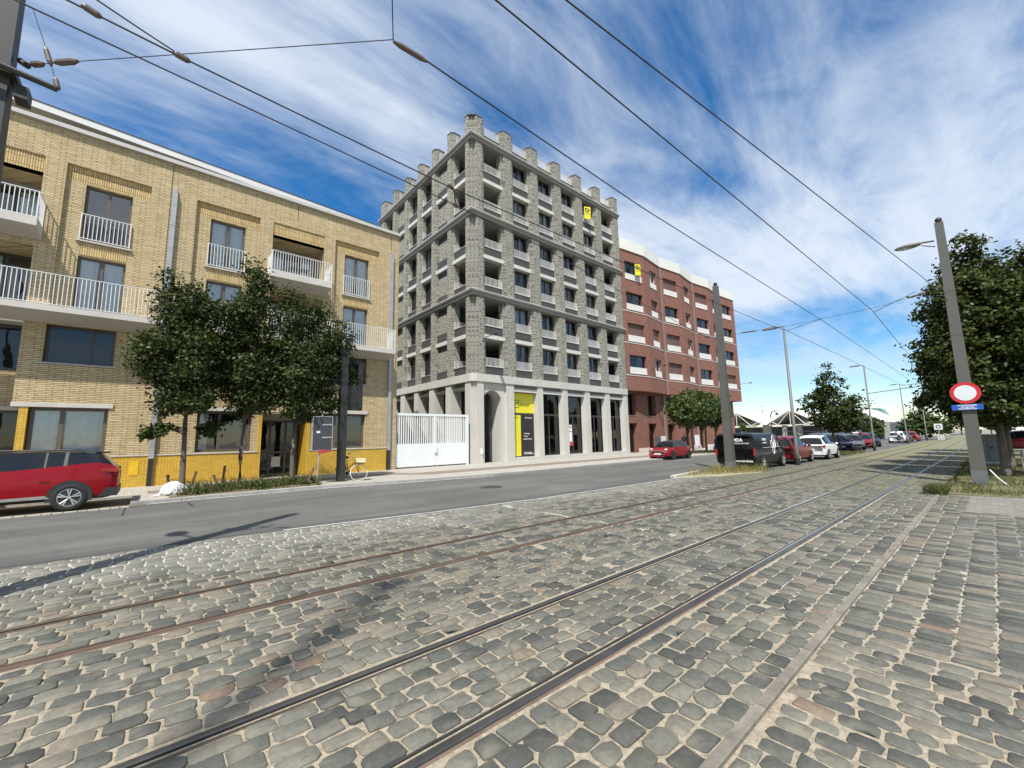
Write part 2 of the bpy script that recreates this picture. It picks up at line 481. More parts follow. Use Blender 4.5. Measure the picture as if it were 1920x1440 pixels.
gnd.poly(((-S_, -S_, -0.16), (S_, -S_, -0.16), (S_, S_, -0.16), (-S_, S_, -0.16)))
struct(gnd.build('ground', m_ground))
strip('road', XS, lambda x: bedY(x) - 0.02, lambda x: kerbY(x) + 0.05, -0.008, -0.07, m_asph, 6)
# the pavement on the building side, its kerb and its brown strip; a parking bay is cut into it left of x = -0.2
XK = [x for x in XS if x >= -0.2 or x == -0.2]
XK = [-0.2] + [x for x in XS if x > -0.2]
strip('pavement', XK, lambda x: kerbY(x) + 0.16, C(22.75), 0.02, 0.02, m_pav2)
strip('pavement', [-60, -20, -8, -0.2], C(18.55), C(23.6), 0.02, 0.02, m_pav2, thick=0.2)
strip('courtyard', [10.4, 15.7], C(22.7), C(60), 0.016, 0.016, m_pav2)
strip('parking_bay', [-60, -20, -0.2], C(16.0), C(18.55), -0.055, -0.05, m_earth)
kb = MB()
xk = -0.2
while xk < 60:
    L = 1.0
    a, c = kerbY(xk), kerbY(xk + L - 0.012)
    p = [(xk, a), (xk + L - 0.012, c), (xk + L - 0.012, c + 0.165), (xk, a + 0.165)]
    kb.prism(p, -0.12, 0.026 + random.Random(int(xk * 10)).uniform(-.003, .003))
    xk += L
kb.box(-0.36, -0.2, 16.4, 18.55, -0.12, 0.024)
kerb = struct(kb.build('kerb', m_kerb))
strip('gutter_line', [x for x in XS if -0.2 <= x <= 12], lambda x: kerbY(x) - 0.09, lambda x: kerbY(x) - 0.02, -0.064, -0.064, m_white)
strip('cycle_strip', [x for x in XS if -0.2 < x < 61], lambda x: 17.45 if x > 9 else 18.75, lambda x: 18.9 if x > 9 else 19.85, 0.024, 0.024, m_bike)
strip('edge_line', [x for x in XS if 2 <= x <= 16], lambda x: bedY(x) + 0.02, lambda x: bedY(x) + 0.075, -0.003, -0.0035, m_white)
strip('asphalt_seam', [x for x in XS if -20 <= x <= 20], lambda x: bedY(x) + 0.1, lambda x: bedY(x) + 0.42, -0.0045, -0.0065, m_asph2)
for (ax, ay, bx_, by_) in ((-0.45, 15.9, -0.45, 14.0), (0.9, 15.8, 0.95, 14.6)):
    s_ = MB(); s_.poly(((ax, ay, -0.058), (ax + .035, ay, -0.058), (bx_ + .035, by_, -0.047), (bx_, by_, -0.047)))
    struct(s_.build('tar_seam', m_dark))
mh = MB(); mh.lathe([(0.0001, 0.004), (0.3, 0.004), (0.31, 0.0), (0.4, 0.0), (0.41, -0.01)], (9.0, 11.6, -0.022), 'z', 24)
for k in range(-3, 4):
    mh.box(8.74 + 0.03 * abs(k), 9.26 - 0.03 * abs(k), 11.6 + k * 0.075 - .012, 11.6 + k * 0.075 + .012, -0.02, -0.014)
tag(mh.build('manhole_cover', mat('cast_iron', (0.075, 0.07, 0.065), 0.6, 0.2, 9, metal=0.4)), 'round iron manhole cover in the asphalt road before the arcade', 'manhole cover')
# setts along the edge of the parking bay
xb = -9.0
rr = random.Random(4)
bay = MB()
while xb < -0.45:
    L = rr.uniform(.17, .26)
    bay.box(xb, xb + L - .02, 15.88 + rr.uniform(-.01, .01), 16.05, -0.1, -0.038 + rr.uniform(-.006, .006)); xb += L
struct(bay.build('bay_edge', mat('pale_setts', (0.36, 0.34, 0.29), 0.85, 0.25, 5)))
# ---- tram bed with stones
def zone_mat(name, kind):
    m, b, link = newmat(name)
    b.inputs['Roughness'].default_value = 0.9 if kind == 'joint' else 0.8
    sp = mnode(m, 'ShaderNodeSeparateXYZ'); link(wpos(m, link, 'w'), sp.inputs[0])
    nz = mnode(m, 'ShaderNodeTexNoise'); nz.inputs['Scale'].default_value = 0.8; nz.inputs['Detail'].default_value = 6; link(wpos(m, link, 'w'), nz.inputs['Vector'])
    def mrange(src, a, b_):
        n = mnode(m, 'ShaderNodeMapRange', interpolation_type='SMOOTHSTEP'); n.inputs[1].default_value = a; n.inputs[2].default_value = b_; link(src, n.inputs[0]); return n.outputs[0]
    def warp(src, k):
        n = mnode(m, 'ShaderNodeMath', operation='MULTIPLY_ADD'); link(nz.outputs['Fac'], n.inputs[0]); n.inputs[1].default_value = k; link(src, n.inputs[2]); return n.outputs[0]
    white = mrange(warp(sp.outputs[1], 2.2), 7.6, 8.9)
    moss = mrange(warp(sp.outputs[0], 3.0), 14.6, 18.5)
    def mixc(f, a, bcol, k=1.0):
        mu = mnode(m, 'ShaderNodeMath', operation='MULTIPLY'); mu.inputs[1].default_value = k; link(f, mu.inputs[0])
        mx = mnode(m, 'ShaderNodeMix', data_type='RGBA'); link(mu.outputs[0], mx.inputs['Factor'])
        link(a, mx.inputs['A']); mx.inputs['B'].default_value = (*bcol, 1); return mx.outputs['Result']
    n2 = mnode(m, 'ShaderNodeTexNoise'); n2.inputs['Scale'].default_value = 26; n2.inputs['Detail'].default_value = 7; n2.inputs['Roughness'].default_value = 0.7
    link(wpos(m, link, 'w'), n2.inputs['Vector'])
    cr = mnode(m, 'ShaderNodeValToRGB')
    el = cr.color_ramp.elements
    if kind == 'joint':
        el[0].position = 0.3; el[0].color = (0.17, 0.142, 0.10, 1); el[1].position = 0.66; el[1].color = (0.38, 0.325, 0.24, 1)
        link(n2.outputs['Fac'], cr.inputs[0])
        c = mixc(white, cr.outputs[0], (0.46, 0.445, 0.40), 0.8)
        mx0 = mrange(sp.outputs[0], 3.5, 6.5)
        c = mixc(mx0, c, (0.36, 0.345, 0.29), 0.55)
        c = mixc(moss, c, (0.15, 0.145, 0.075), 0.9)
    else:
        at = mnode(m, 'ShaderNodeAttribute', attribute_name='tint')
        el[0].position = 0.0; el[0].color = (0.052, 0.053, 0.046, 1); el[1].position = 1.0; el[1].color = (0.16, 0.115, 0.08, 1)
        for p, col in ((0.2, (0.078, 0.080, 0.068)), (0.45, (0.115, 0.113, 0.092)), (0.7, (0.148, 0.140, 0.110)), (0.9, (0.165, 0.14, 0.105))):
            e = el.new(p); e.color = (*col, 1)
        link(at.outputs['Fac'], cr.inputs[0])
        mr = mnode(m, 'ShaderNodeMapRange'); mr.inputs[1].default_value = 0.25; mr.inputs[2].default_value = 0.75; mr.inputs[3].default_value = 0.68; mr.inputs[4].default_value = 1.3
        link(n2.outputs['Fac'], mr.inputs[0])
        vs = mnode(m, 'ShaderNodeVectorMath', operation='SCALE'); link(cr.outputs[0], vs.inputs[0]); link(mr.outputs[0], vs.inputs['Scale'])
        n4 = mnode(m, 'ShaderNodeTexNoise'); n4.inputs['Scale'].default_value = 5; n4.inputs['Detail'].default_value = 5; link(wpos(m, link, 'w'), n4.inputs['Vector'])
        dust = mrange(n4.outputs['Fac'], 0.5, 0.75)
        c = mixc(dust, vs.outputs[0], (0.27, 0.24, 0.175), 0.34)
        c = mixc(white, c, (0.33, 0.32, 0.285), 0.28)
        n6 = mnode(m, 'ShaderNodeTexNoise'); n6.inputs['Scale'].default_value = 0.55; n6.inputs['Detail'].default_value = 8; n6.inputs['Roughness'].default_value = 0.65; link(wpos(m, link, 'w'), n6.inputs['Vector'])
        c = mixc(mrange(n6.outputs['Fac'], 0.5, 0.68), c, (0.085, 0.078, 0.06), 0.38)      # old grime
        n7 = mnode(m, 'ShaderNodeTexVoronoi'); n7.inputs['Scale'].default_value = 55; link(wpos(m, link, 'w'), n7.inputs['Vector'])
        c = mixc(mrange(n7.outputs['Distance'], 0.22, 0.12), c, (0.05, 0.05, 0.045), 0.35)  # pits in the granite
        c = mixc(moss, c, (0.13, 0.13, 0.075), 0.42)
    link(c, b.inputs['Base Color'])
    bp = mnode(m, 'ShaderNodeBump'); bp.inputs['Strength'].default_value = 0.55 if kind == 'joint' else 0.4; bp.inputs['Distance'].default_value = 0.012 if kind == 'joint' else 0.006
    n5 = mnode(m, 'ShaderNodeTexNoise'); n5.inputs['Scale'].default_value = 70; n5.inputs['Detail'].default_value = 5; link(wpos(m, link, 'w'), n5.inputs['Vector'])
    link(n5.outputs['Fac'], bp.inputs['Height']); link(bp.outputs[0], b.inputs['Normal'])
    return m
m_joint = zone_mat('sand_joints', 'joint')
m_stone = zone_mat('granite_setts', 'stone')
XB = [-20, -6, -3, -1, 1, 3, 5, 8, 11, 15, 19.5, 21.5, 25, 30, 40, 48, 60, 75, 90, 120, 160, 200, 260]
bed = strip('tram_bed', XB, stripY, bedY, -0.014, -0.012, m_joint, 4)
walk = strip('footway', [-6, 0, 16.2], C(-3.4), stripY, -0.022, -0.016, m_joint, 2)
strip('brown_footway', [7.5, 12, 16.2], C(-3.4), C(0.55), -0.012, -0.012, m_pav3)
def stone_geo(rs, cx, cy, lx, ly, z):
    """one sett: crooked outline, worn round top"""
    hx, hy = lx / 2, ly / 2
    c = min(hx, hy) * rs.uniform(.16, .42)
    q1, q2, q3, q4 = [c * rs.uniform(.5, 1.6) for _ in range(4)]
    base = [(hx, -hy + q1), (hx, hy - q2), (hx - q2 * rs.uniform(.6, 1.6), hy), (-hx + q3 * rs.uniform(.6, 1.6), hy), (-hx, hy - q3), (-hx, -hy + q4), (-hx + q4 * rs.uniform(.6, 1.6), -hy), (hx - q1 * rs.uniform(.6, 1.6), -hy)]
    j = min(lx, ly) * .06
    base = [(x + rs.uniform(-j, j), y + rs.uniform(-j, j)) for x, y in base]
    a = rs.gauss(0, .035); ca, sa = math.cos(a), math.sin(a)
    base = [(x * ca - y * sa, x * sa + y * ca) for x, y in base]
    t1, t2 = rs.gauss(0, .026), rs.gauss(0, .026)
    v = []
    for k, zz in ((1.03, -0.03), (1.0, z - .007), (.92, z - .001)):
        for x, y in base:
            v.append((cx + x * k, cy + y * k, (zz + (x * t1 + y * t2 if k < 1.03 else 0))))
    v.append((cx, cy, z + .0025))
    f = []
    for r in (0, 8):
        for k in range(8):
            f.append((r + k, r + (k + 1) % 8, r + 8 + (k + 1) % 8, r + 8 + k))
    for k in range(8):
        f.append((16 + k, 16 + (k + 1) % 8, 24))
    return v, f
stones = {'bed': [], 'walk': []}
rs = random.Random(11)
def fill(key, ya, yb, x0, x1, px_, py_, across=False):
    """courses between two lines: along the rails, or across them"""
    mid = (ya((x0 + x1) / 2) + yb((x0 + x1) / 2)) / 2
    wd = yb((x0 + x1) / 2) - ya((x0 + x1) / 2)
    if not across:
        n = max(1, round(wd / py_))
        for r in range(n):
            x = x0 + rs.uniform(0, px_)
            while x < x1:
                lx = px_ * rs.choice((rs.uniform(.72, 1.0), rs.uniform(.95, 1.25), rs.uniform(.9, 1.1)))
                xm = x + lx / 2
                a, b_ = ya(xm), yb(xm); ph = (b_ - a) / n
                y = a + ph * (r + .5)
                if xm > -0.19 * y - .35:
                    g_ = rs.uniform(.010, .030) if xm < 5 else rs.uniform(.010, .020)
                    stones[key].append((xm, y + rs.gauss(0, .006), lx - g_, ph - g_ * rs.uniform(.5, 1.1), rs.gauss(-.001, .003)))
                x += lx
    else:
        x = x0; r = 0
        while x < x1:
            y = ya(x) + (0 if r % 2 else -.1)
            while y < yb(x) - .05:
                ly = py_ * rs.uniform(.8, 1.2)
                ly = min(ly, yb(x) - y)
                if ly > .07:
                    stones[key].append((x + px_ / 2, y + ly / 2, px_ - rs.uniform(.012, .024), ly - rs.uniform(.010, .022), rs.gauss(-.004, .003)))
                y += ly
            x += px_; r += 1
E_ = 0.085
zones = [(lambda x: stripY(x) + .042, lambda x: rail4(x) - E_), (lambda x: rail4(x) + E_, lambda x: rail3(x) - E_),
         (lambda x: rail3(x) + E_, lambda x: rail2(x) - E_), (lambda x: rail2(x) + E_, lambda x: rail1(x) - E_), (lambda x: rail1(x) + E_, lambda x: bedY(x) - .03)]
for k, (a, b_) in enumerate(zones):
    fill('bed', a, b_, -3.2, 4.5, .205, .142)
    if k < 2:
        fill('bed', a, b_, 4.5, 15, .15, .19)
        fill('bed', a, b_, 15, 34, .23, .165)
    else:
        for q in range(5):
            fill('bed', a, b_, 4.5 + q * 2.1, 4.5 + (q + 1) * 2.1, .2, .15)
        for q in range(6):
            fill('bed', a, b_, 15 + q * 3, 18 + q * 3, .23, .165)
fill('walk', C(-0.75), lambda x: stripY(x) - .04, 1.2, 4.4, .135, .19, True)
fill('walk', C(-0.75), lambda x: stripY(x) - .04, 4.4, 12.5, .125, .225)
fill('walk', C(0.55), lambda x: stripY(x) - .04, 12.5, 15.5, .14, .2)
def seen(s):
    """apparent size from where one stands by the strip"""
    d2 = s[0] ** 2 + s[1] ** 2 + 2.7
    inside = s[0] > 0.2 and s[1] > 0.02
    return (s[2] * s[3] / d2 ** 1.5) * (1 if inside else 0.0)
for key, parent in (('bed', bed), ('walk', walk)):
    lst = sorted(stones[key], key=lambda s: -seen(s))
    drop = 0.004 if key == 'walk' else 0.0
    for n, s in enumerate(lst[:300]):
        v, f = stone_geo(rs, 0, 0, s[2], s[3], s[4] - drop)
        me = bpy.data.meshes.new('sett'); me.from_pydata(v, [], f); me.materials.append(m_stone)
        tv = rs.random() ** 1.25 * .93
        if rs.random() < .015: tv = 1.0
        at = me.attributes.new('tint', 'FLOAT', 'FACE'); at.data.foreach_set('value', [tv] * len(f))
        sm = [False] * len(f)
        for q in range(8, 24): sm[q] = True
        me.polygons.foreach_set('use_smooth', sm); me.update()
        put('sett', me, parent, (s[0], s[1], 0))
    V, F, T = [], [], []
    for s in lst[300:]:
        v, f = stone_geo(rs, s[0], s[1], s[2], s[3], s[4] - drop)
        o_ = len(V); V += v; F += [tuple(i + o_ for i in q) for q in f]
        T += [rs.random() ** 1.25 * .93] * len(f)
    me = bpy.data.meshes.new('far_setts'); me.from_pydata(V, [], F); me.materials.append(m_stone)
    at = me.attributes.new('tint', 'FLOAT', 'FACE'); at.data.foreach_set('value', T)
    me.polygons.foreach_set('use_smooth', [k % 24 >= 8 for k in range(len(F))]); me.update()
    tag(put('setts', me, parent), kind='stuff')
# the concrete strip between tram bed and footway, laid in lengths
cs = 0.0
m_conc_strip = mat('strip_concrete', (0.185, 0.165, 0.135), 0.9, 0.35, 5, 0.8, 30)
xk = -1.0; k = 0
while xk < 15.6:
    L = 0.98
    b = MB(); y0 = stripY(xk)
    b.prism([(y0 - .034, -.08), (y0 - .032, .008), (y0 - .025, .013), (y0 + .03, .011), (y0 + .036, .002), (y0 + .036, -.08)], xk, xk + L - .01, 'x')
    put('kerb_length', b.mesh('kerb_length', m_conc_strip), walk)
    xk += L; k += 1
# rails
def rail(fn, s, m_head, label):
    prof = [(-.075, -.03, 2), (-.05, -.012, 2), (-.034, -.008, 0), (-.031, .002, 0), (-.022, .006, 0), (.018, .006, 0), (.026, .002, 0), (.029, -.028, 1), (.06, -.028, 1), (.062, -.004, 0), (.078, -.004, 0), (.082, -.03, 2)]
    b = MB(); rings = []
    xs = [-20, -8] + [x * 1.0 for x in range(-3, 40)] + list(range(40, 262, 6))
    for x in xs:
        rings.append([b.pt((x, fn(x) + s * p[0], p[1])) for p in prof])
    for i in range(len(xs) - 1):
        for k in range(len(prof) - 1):
            q = [rings[i][k], rings[i + 1][k], rings[i + 1][k + 1], rings[i][k + 1]]
            b.f.append(q if s > 0 else q[::-1]); b.m.append(max(prof[k][2], prof[k + 1][2]) if prof[k][2] != prof[k + 1][2] else prof[k][2])
    return tag(b.build('tram_rail', [m_head, m_dark, m_rustside]), label, 'rail', 'tram rails in the cobbles')
rail(rail4, 1, m_steel, 'shiny tram rail nearest the pale kerb strip')
rail(rail3, -1, m_steel, 'shiny tram rail, second one from the pale kerb strip')
rail(rail2, 1, m_rust, 'rusty brown tram rail, third one from the pale kerb strip')
rail(rail1, -1, m_rust, 'rusty brown tram rail nearest the asphalt road')
# ------------------------------------------------------------------ windows, railings
m_bronze = mat('bronze_frame', (0.105, 0.085, 0.07), 0.45, 0.08, 3, spec=0.5)
m_anth = mat('anthracite_frame', (0.045, 0.042, 0.04), 0.4, 0.08, 3)
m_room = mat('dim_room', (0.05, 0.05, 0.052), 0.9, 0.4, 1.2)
m_curt = mat('pale_curtain', (0.74, 0.77, 0.78), 0.9, 0.1, 5)
m_curt2 = mat('grey_curtain', (0.33, 0.35, 0.36), 0.9, 0.15, 5)
m_whitemetal = mat('white_metal', (0.72, 0.72, 0.70), 0.4, 0.05, 2)
m_whiterail = mat('white_railing', (0.66, 0.65, 0.62), 0.4, 0.05, 2)
m_glass = glass('window_glass', (0.8, 0.85, 0.87), 1.5)
m_glassd = glass('tinted_glass', (0.5, 0.54, 0.54), .75)
MC = {}
def cached(key, fn):
    if key not in MC: MC[key] = fn()
    return MC[key]
def frame_mesh(w, h, mulls, fm, fw, dp, trans=()):
    def go():
        b = MB()
        b.box(0, fw, 0, dp, 0, h); b.box(w - fw, w, 0, dp, 0, h)
        b.box(fw, w - fw, .002, dp - .002, 0, fw); b.box(fw, w - fw, .002, dp - .002, h - fw, h)
        for q in mulls: b.box(q * w - fw * .55, q * w + fw * .55, .004, dp - .004, fw, h - fw)
        for q in trans: b.box(fw, w - fw, .006, dp - .006, q * h - fw * .5, q * h + fw * .5)
        return b.mesh('window', fm)
    return cached(('fr', round(w, 2), round(h, 2), tuple(mulls), fm.name, fw, dp, tuple(trans)), go)
def curtain_mesh(w, h, m, seed):
    def go():
        rc = random.Random(seed); b = MB(); n = max(6, int(w / .05)); prev = None
        for k in range(n + 1):
            x = w * k / n; y = .03 * math.sin(k * 1.25 + seed) + rc.uniform(-.01, .01)
            cur = (b.pt((x, y, 0)), b.pt((x, y * .6, h)))
            if prev: b.f.append([prev[0], cur[0], cur[1], prev[1]]); b.m.append(0)
            prev = cur
        return b.mesh('curtain', m, True)
    return cached(('cu', round(w, 2), round(h, 2), m.name, seed), go)
def window(parent, fr, u0, u1, z0, z1, d, mulls=(.5,), fm=None, fw=.07, dp=.08, curtains=(), gl=None, trans=(), cm=None, seed=0, cdepth=.1):
    w_, h_ = u1 - u0, z1 - z0
    o = put('window', frame_mesh(w_, h_, mulls, fm or m_bronze, fw, dp, trans), parent, fr.pt(u0, d, z0), fr.a)
    def pane():
        b = MB(); b.poly(((fw * .6, dp * .5, fw * .6), (w_ - fw * .6, dp * .5, fw * .6), (w_ - fw * .6, dp * .5, h_ - fw * .6), (fw * .6, dp * .5, h_ - fw * .6)))
        return b.mesh('pane', gl or m_glass)
    put('pane', cached(('pn', round(w_, 2), round(h_, 2), fw, dp, (gl or m_glass).name), pane), o)
    for k, (a, b_) in enumerate(curtains):
        put('curtain', curtain_mesh((b_ - a) * w_, h_ - .06, cm or m_curt, seed + k), o, (a * w_, cdepth, .03))
    return o
def rail_mesh(path, h, gap, r=.011, top=.03, m=None, closed=False, base=.03):
    def go():
        b = MB()
        for k in range(len(path) - 1):
            p, q = Vector((*path[k], 0)), Vector((*path[k + 1], 0)); d = q - p; L = d.length; d.normalize(); nrm = Vector((-d.y, d.x, 0))
            for zc, hh in ((h - .012, .012), (base, .012)):
                e = [p - nrm * .018, q - nrm * .018, q + nrm * .018, p + nrm * .018]
                b.prism([(v.x, v.y) for v in e], zc - hh + (.001 * k), zc + hh + (.001 * k))
            n = max(1, round(L / gap))
            for j in range(n + 1):
                if j == n and k < len(path) - 2: continue
                c = p + d * (L * j / n)
                rr_ = r * (1.7 if j in (0, n) else 1)
                b.box(c.x - rr_, c.x + rr_, c.y - rr_, c.y + rr_, base - .03, h - .02)
        return b.mesh('railing', m or m_whiterail)
    return cached(('ra', tuple((round(a, 2), round(c, 2)) for a, c in path), h, gap, r, (m or m_whiterail).name, base), go)
def simple(parent, fr, name, u0, u1, d0, d1, z0, z1, m):
    """a bar shared between places: unit mesh kept per size"""
    def go():
        b = MB(); b.box(0, u1 - u0, 0, d1 - d0, 0, z1 - z0); return b.mesh(name, m)
    return put(name, cached((name, round(u1 - u0, 3), round(d1 - d0, 3), round(z1 - z0, 3), m.name), go), parent, fr.pt(u0, d0, z0), fr.a)
# ------------------------------------------------------------------ yellow brick building
FY = Frame((0, 22.2))
Yb = thing('apartment_building', 'yellow brick apartment building with white balconies and yellow tiled base', 'building', (0, 22.2, 0))
m_yb = brick('yellow_brick', (0.63, 0.505, 0.295), (0.52, 0.41, 0.225), (0.21, 0.155, 0.085), 0.42, 0.068, 0.012, var=0.14, third=((0.42, 0.32, 0.17), 0.54), dist=.012, blot=(2.6, 12), offset=.37)
m_ybs = brick('yellow_soldier_brick', (0.62, 0.46, 0.21), (0.48, 0.34, 0.15), (0.17, 0.12, 0.06), 0.30, 0.066, 0.009, soldier=True, var=0.16, dist=.014, offset=0.0)
m_tile = brick('yellow_tiles', (0.62, 0.385, 0.045), (0.54, 0.32, 0.035), (0.36, 0.23, 0.05), 0.1, 0.1, 0.006, offset=0.0, rough=0.3, var=0.14, dist=.004)
m_conc = mat('pale_concrete', (0.50, 0.475, 0.43), 0.8, 0.08, 1.5, 0.15, 30)
m_cope = mat('coping_stone', (0.46, 0.45, 0.43), 0.75, 0.08, 1.5)
m_fascia = mat('white_fascia', (0.66, 0.655, 0.63), 0.5, 0.05, 1.0)
m_zinc = mat('zinc', (0.36, 0.37, 0.375), 0.45, 0.15, 2, metal=0.35)
m_ybplain = mat('ochre_render', (0.50, 0.36, 0.17), 0.9, 0.1, 2)
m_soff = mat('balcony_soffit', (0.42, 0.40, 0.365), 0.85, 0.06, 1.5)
m_black = mat('black_paint', (0.02, 0.02, 0.02), 0.5)
pan = [(-3.23, -.77), (.77, 3.23), (6.78, 9.23)]
log = [(-6.22, -3.8), (3.8, 6.22)]
holes_o = [(a, b, 6.6, 12.53) for a, b in pan] + [(a, b, 9.5, 12.53) for a, b in log] + [(a, b, 6.6, 8.95) for a, b in log]
g_win = [(-3.4, -1.37), (1.37, 3.4), (6.11, 8.65)]
f_win = [(-3.24, -1.38), (1.38, 3.24), (6.78, 8.66)]
holes_o += [(a, b, 4.70, 6.11) for a, b in f_win]
lower = [(a, b, 1.30, 3.06) for a, b in g_win]
b = MB(FY)
b.wall(-12, 10.45, 6.17, 13.83, holes_o, 0, .12)
b.wall(-3.8, 10.45, 3.06, 6.17, [(a, c, 4.70, 6.11) for a, c in f_win], 0, .3)
b.wall(-3.4, 3.66, 1.26, 3.06, lower, 0, .3)
b.wall(5.89, 9.88, 1.26, 3.06, lower, 0, .3)
b.wall(10.09, 10.45, 0.0, 3.06, (), 0, .3)
b.wall(9.88, 10.09, 0.0, 3.06, (), .12, .3)
b.poly(((10.45, 0, 0), (10.45, 12, 0), (10.45, 12, 13.83), (10.45, 0, 13.83)))
b.poly(((-3.8, 0, 3.1), (-3.8, 0, 6.17), (-3.8, 1.1, 6.17), (-3.8, 1.1, 3.1)))
b.poly(((-12, 1.1, 3.1), (-3.8, 1.1, 3.1), (-3.8, 1.1, 4.45), (-12, 1.1, 4.45)))
# inner layer in the recessed panels
for a, c in pan:
    mid = (a + c) / 2
    b.wall(a, c, 6.6, 11.9, [(mid - .68, mid + .68, 9.62, 11.88), (mid - .68, mid + .68, 6.85, 8.96)], .12, .34, edges=False)
for a, c in log:
    for zz0, zz1 in ((9.5, 11.88), (6.6, 8.95)):
        b.poly(((a, .05, zz0), (a, 1.6, zz0), (a, 1.6, zz1), (a, .05, zz1))); b.poly(((c, 1.6, zz0), (c, .05, zz0), (c, .05, zz1), (c, 1.6, zz1)))
        b.poly(((a, .05, zz1), (a, 1.6, zz1), (c, 1.6, zz1), (c, .05, zz1)))
b.build('wall', m_yb, Yb)
for a, c in pan:
    mid = (a + c) / 2
    MB(FY).wall(a, c, 11.9, 12.53, (), .121, .2, edges=False).build('soldier_course', m_ybs, Yb)
    MB(FY).box(mid - .66, mid + .66, .112, .2, 8.99, 9.52).build('soldier_course', m_ybs, Yb)
for a, c in log:
    MB(FY).wall(a, c, 11.88, 12.53, (), .05, .4, edges=True).build('soldier_course', m_ybs, Yb)
each('tile_base', m_tile, Yb, FY, ((-3.4, 3.66, -.03, .1, 0.0, 1.215), (5.89, 9.88, -.03, .1, 0.0, 1.215)))
each('tile_pillar', m_tile, Yb, FY, ((-3.62, -3.41, -.02, 1.1, 0, 3.06), (3.66, 3.80, -.028, 1.3, 0, 3.06), (5.72, 5.89, -.028, 1.3, 0, 3.06)))
each('base_coping', m_cope, Yb, FY, ((-3.4, 3.68, -.06, .1, 1.217, 1.26), (5.87, 9.88, -.06, .1, 1.217, 1.26)))
m_meter = mat('meter_door', (0.70, 0.42, 0.02), 0.4)
mt = MB(FY); mt.box(-.63, -.35, -.045, 0, .48, 1.03); mt.build('meter_door', m_meter, Yb)
each('lintel', m_conc, Yb, FY, [(a, c, -.05, .32, 3.07, 3.225) for a, c in ((-3.82, -2.4), (-2.395, -1.25), (1.2, 3.9), (5.75, 8.77))])
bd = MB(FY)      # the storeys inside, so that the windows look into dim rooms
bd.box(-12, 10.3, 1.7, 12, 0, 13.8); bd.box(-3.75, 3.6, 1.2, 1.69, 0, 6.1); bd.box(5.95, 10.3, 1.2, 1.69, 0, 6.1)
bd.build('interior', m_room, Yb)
each('floor_slab', m_soff, Yb, FY, [(-3.75 if zz < 6 else -12, 10.3, .35, 1.7, zz - .15, zz) for zz in (3.2, 6.3, 9.45)])
# entrance and the recess on the left
each('entrance_soffit', m_soff, Yb, FY, ((3.8, 5.72, 1.3, 1.5, 2.75, 3.06), (3.8, 5.72, .02, 1.299, 3.0, 3.055), (-12, -3.62, .9, 1.1, 2.98, 3.12)))
d_ = window(Yb, FY, 3.85, 5.68, .02, 2.74, 1.3, (.3, .68), m_bronze, .09, .08, gl=m_glassd, trans=(.42,)); d_.name = 'entrance_door'
nb = MB(FY); nb.box(4.5, 4.9, 1.27, 1.29, .45, .95); nb.build('notice', mat('white_sheet', (.6, .62, .6), .6), d_.parent)
window(Yb, FY, -6.6, -3.66, .05, 2.97, 1.1, (.3, .62), m_anth, .09, .08, gl=m_glassd, trans=(.5,))
window(Yb, FY, -6.3, -3.82, 4.46, 6.1, 1.08, (.55,), m_anth, .08, .08, gl=m_glassd)
# windows
for k, (a, c) in enumerate(pan):
    mid = (a + c) / 2
    window(Yb, FY, mid - .67, mid + .67, 9.63, 11.87, .26, (.5,), m_bronze, .07, .08, curtains=((.05, .44), (.58, .95)) if k else (), cm=m_curt, seed=k)
    window(Yb, FY, mid - .67, mid + .67, 6.86, 8.95, .26, (.5,), m_bronze, .07, .08, curtains=((.03, .42), (.55, .97)), seed=k + 3)
    put('railing', rail_mesh([(0, 0), (1.42, 0)], 1.03, .118), Yb, FY.pt(mid - .71, .07, 9.63))
    simple(Yb, FY, 'sill', mid - .80, mid + .80, .03, .26, 9.53, 9.585, m_cope)
for k, (a, c) in enumerate(f_win):
    window(Yb, FY, a + .02, c - .02, 4.72, 6.09, .22, (.66,), m_anth, .075, .08, gl=m_glassd, seed=k)
    simple(Yb, FY, 'sill', a - .11, c + .1, -.05, .2, 4.655, 4.70, m_zinc)
for k, (a, c) in enumerate(g_win):
    window(Yb, FY, a + .02, c - .02, 1.305, 3.055, .2, (.4,), m_bronze, .10, .09, curtains=(((.02, .36), (.45, .97)) if k == 0 else ((.05, .2),) if k == 1 else ((.28, .40),)), cm=m_curt, seed=k + 9)
for k, (a, c) in enumerate(log):
    window(Yb, FY, a + .05, c - .05, 9.55, 11.6, 1.45, (.33, .66), m_anth, .08, .08, gl=m_glass, curtains=((.05, .3), (.7, .95)), seed=k)
    window(Yb, FY, a + .05, c - .05, 6.65, 8.9, 1.45, (.33, .66), m_anth, .08, .08, gl=m_glass, curtains=((.05, .6),), seed=k + 2)
# balconies
def slab(name, u0, u1, dep, zt, zf, zw, m=None):
    b = MB(FY)
    b.prism([(-dep, zf), (-dep, zt), (0.03, zt), (0.03, zw)], u0, u1, 'x')
    return b
for u0, u1 in ((-6.4, -3.63), (3.63, 6.36)):
    bl = MB(FY)
    pr = [(-1.0, 9.38), (-1.0, 9.67), (0.04, 9.67), (0.04, 9.2)]
    i0 = [(u0, p[0], p[1]) for p in pr]; i1 = [(u1, p[0], p[1]) for p in pr]
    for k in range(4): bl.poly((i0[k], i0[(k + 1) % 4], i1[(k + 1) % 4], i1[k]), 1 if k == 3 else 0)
    bl.poly(i0[::-1]); bl.poly(i1)
    o = bl.build('balcony', [m_conc, m_soff], Yb)
    put('railing', rail_mesh([(0, .96), (0, 0), (u1 - u0 - .06, 0), (u1 - u0 - .06, .96)], 1.0, .112), o, FY.pt(u0 + .03, -.97, 9.665))
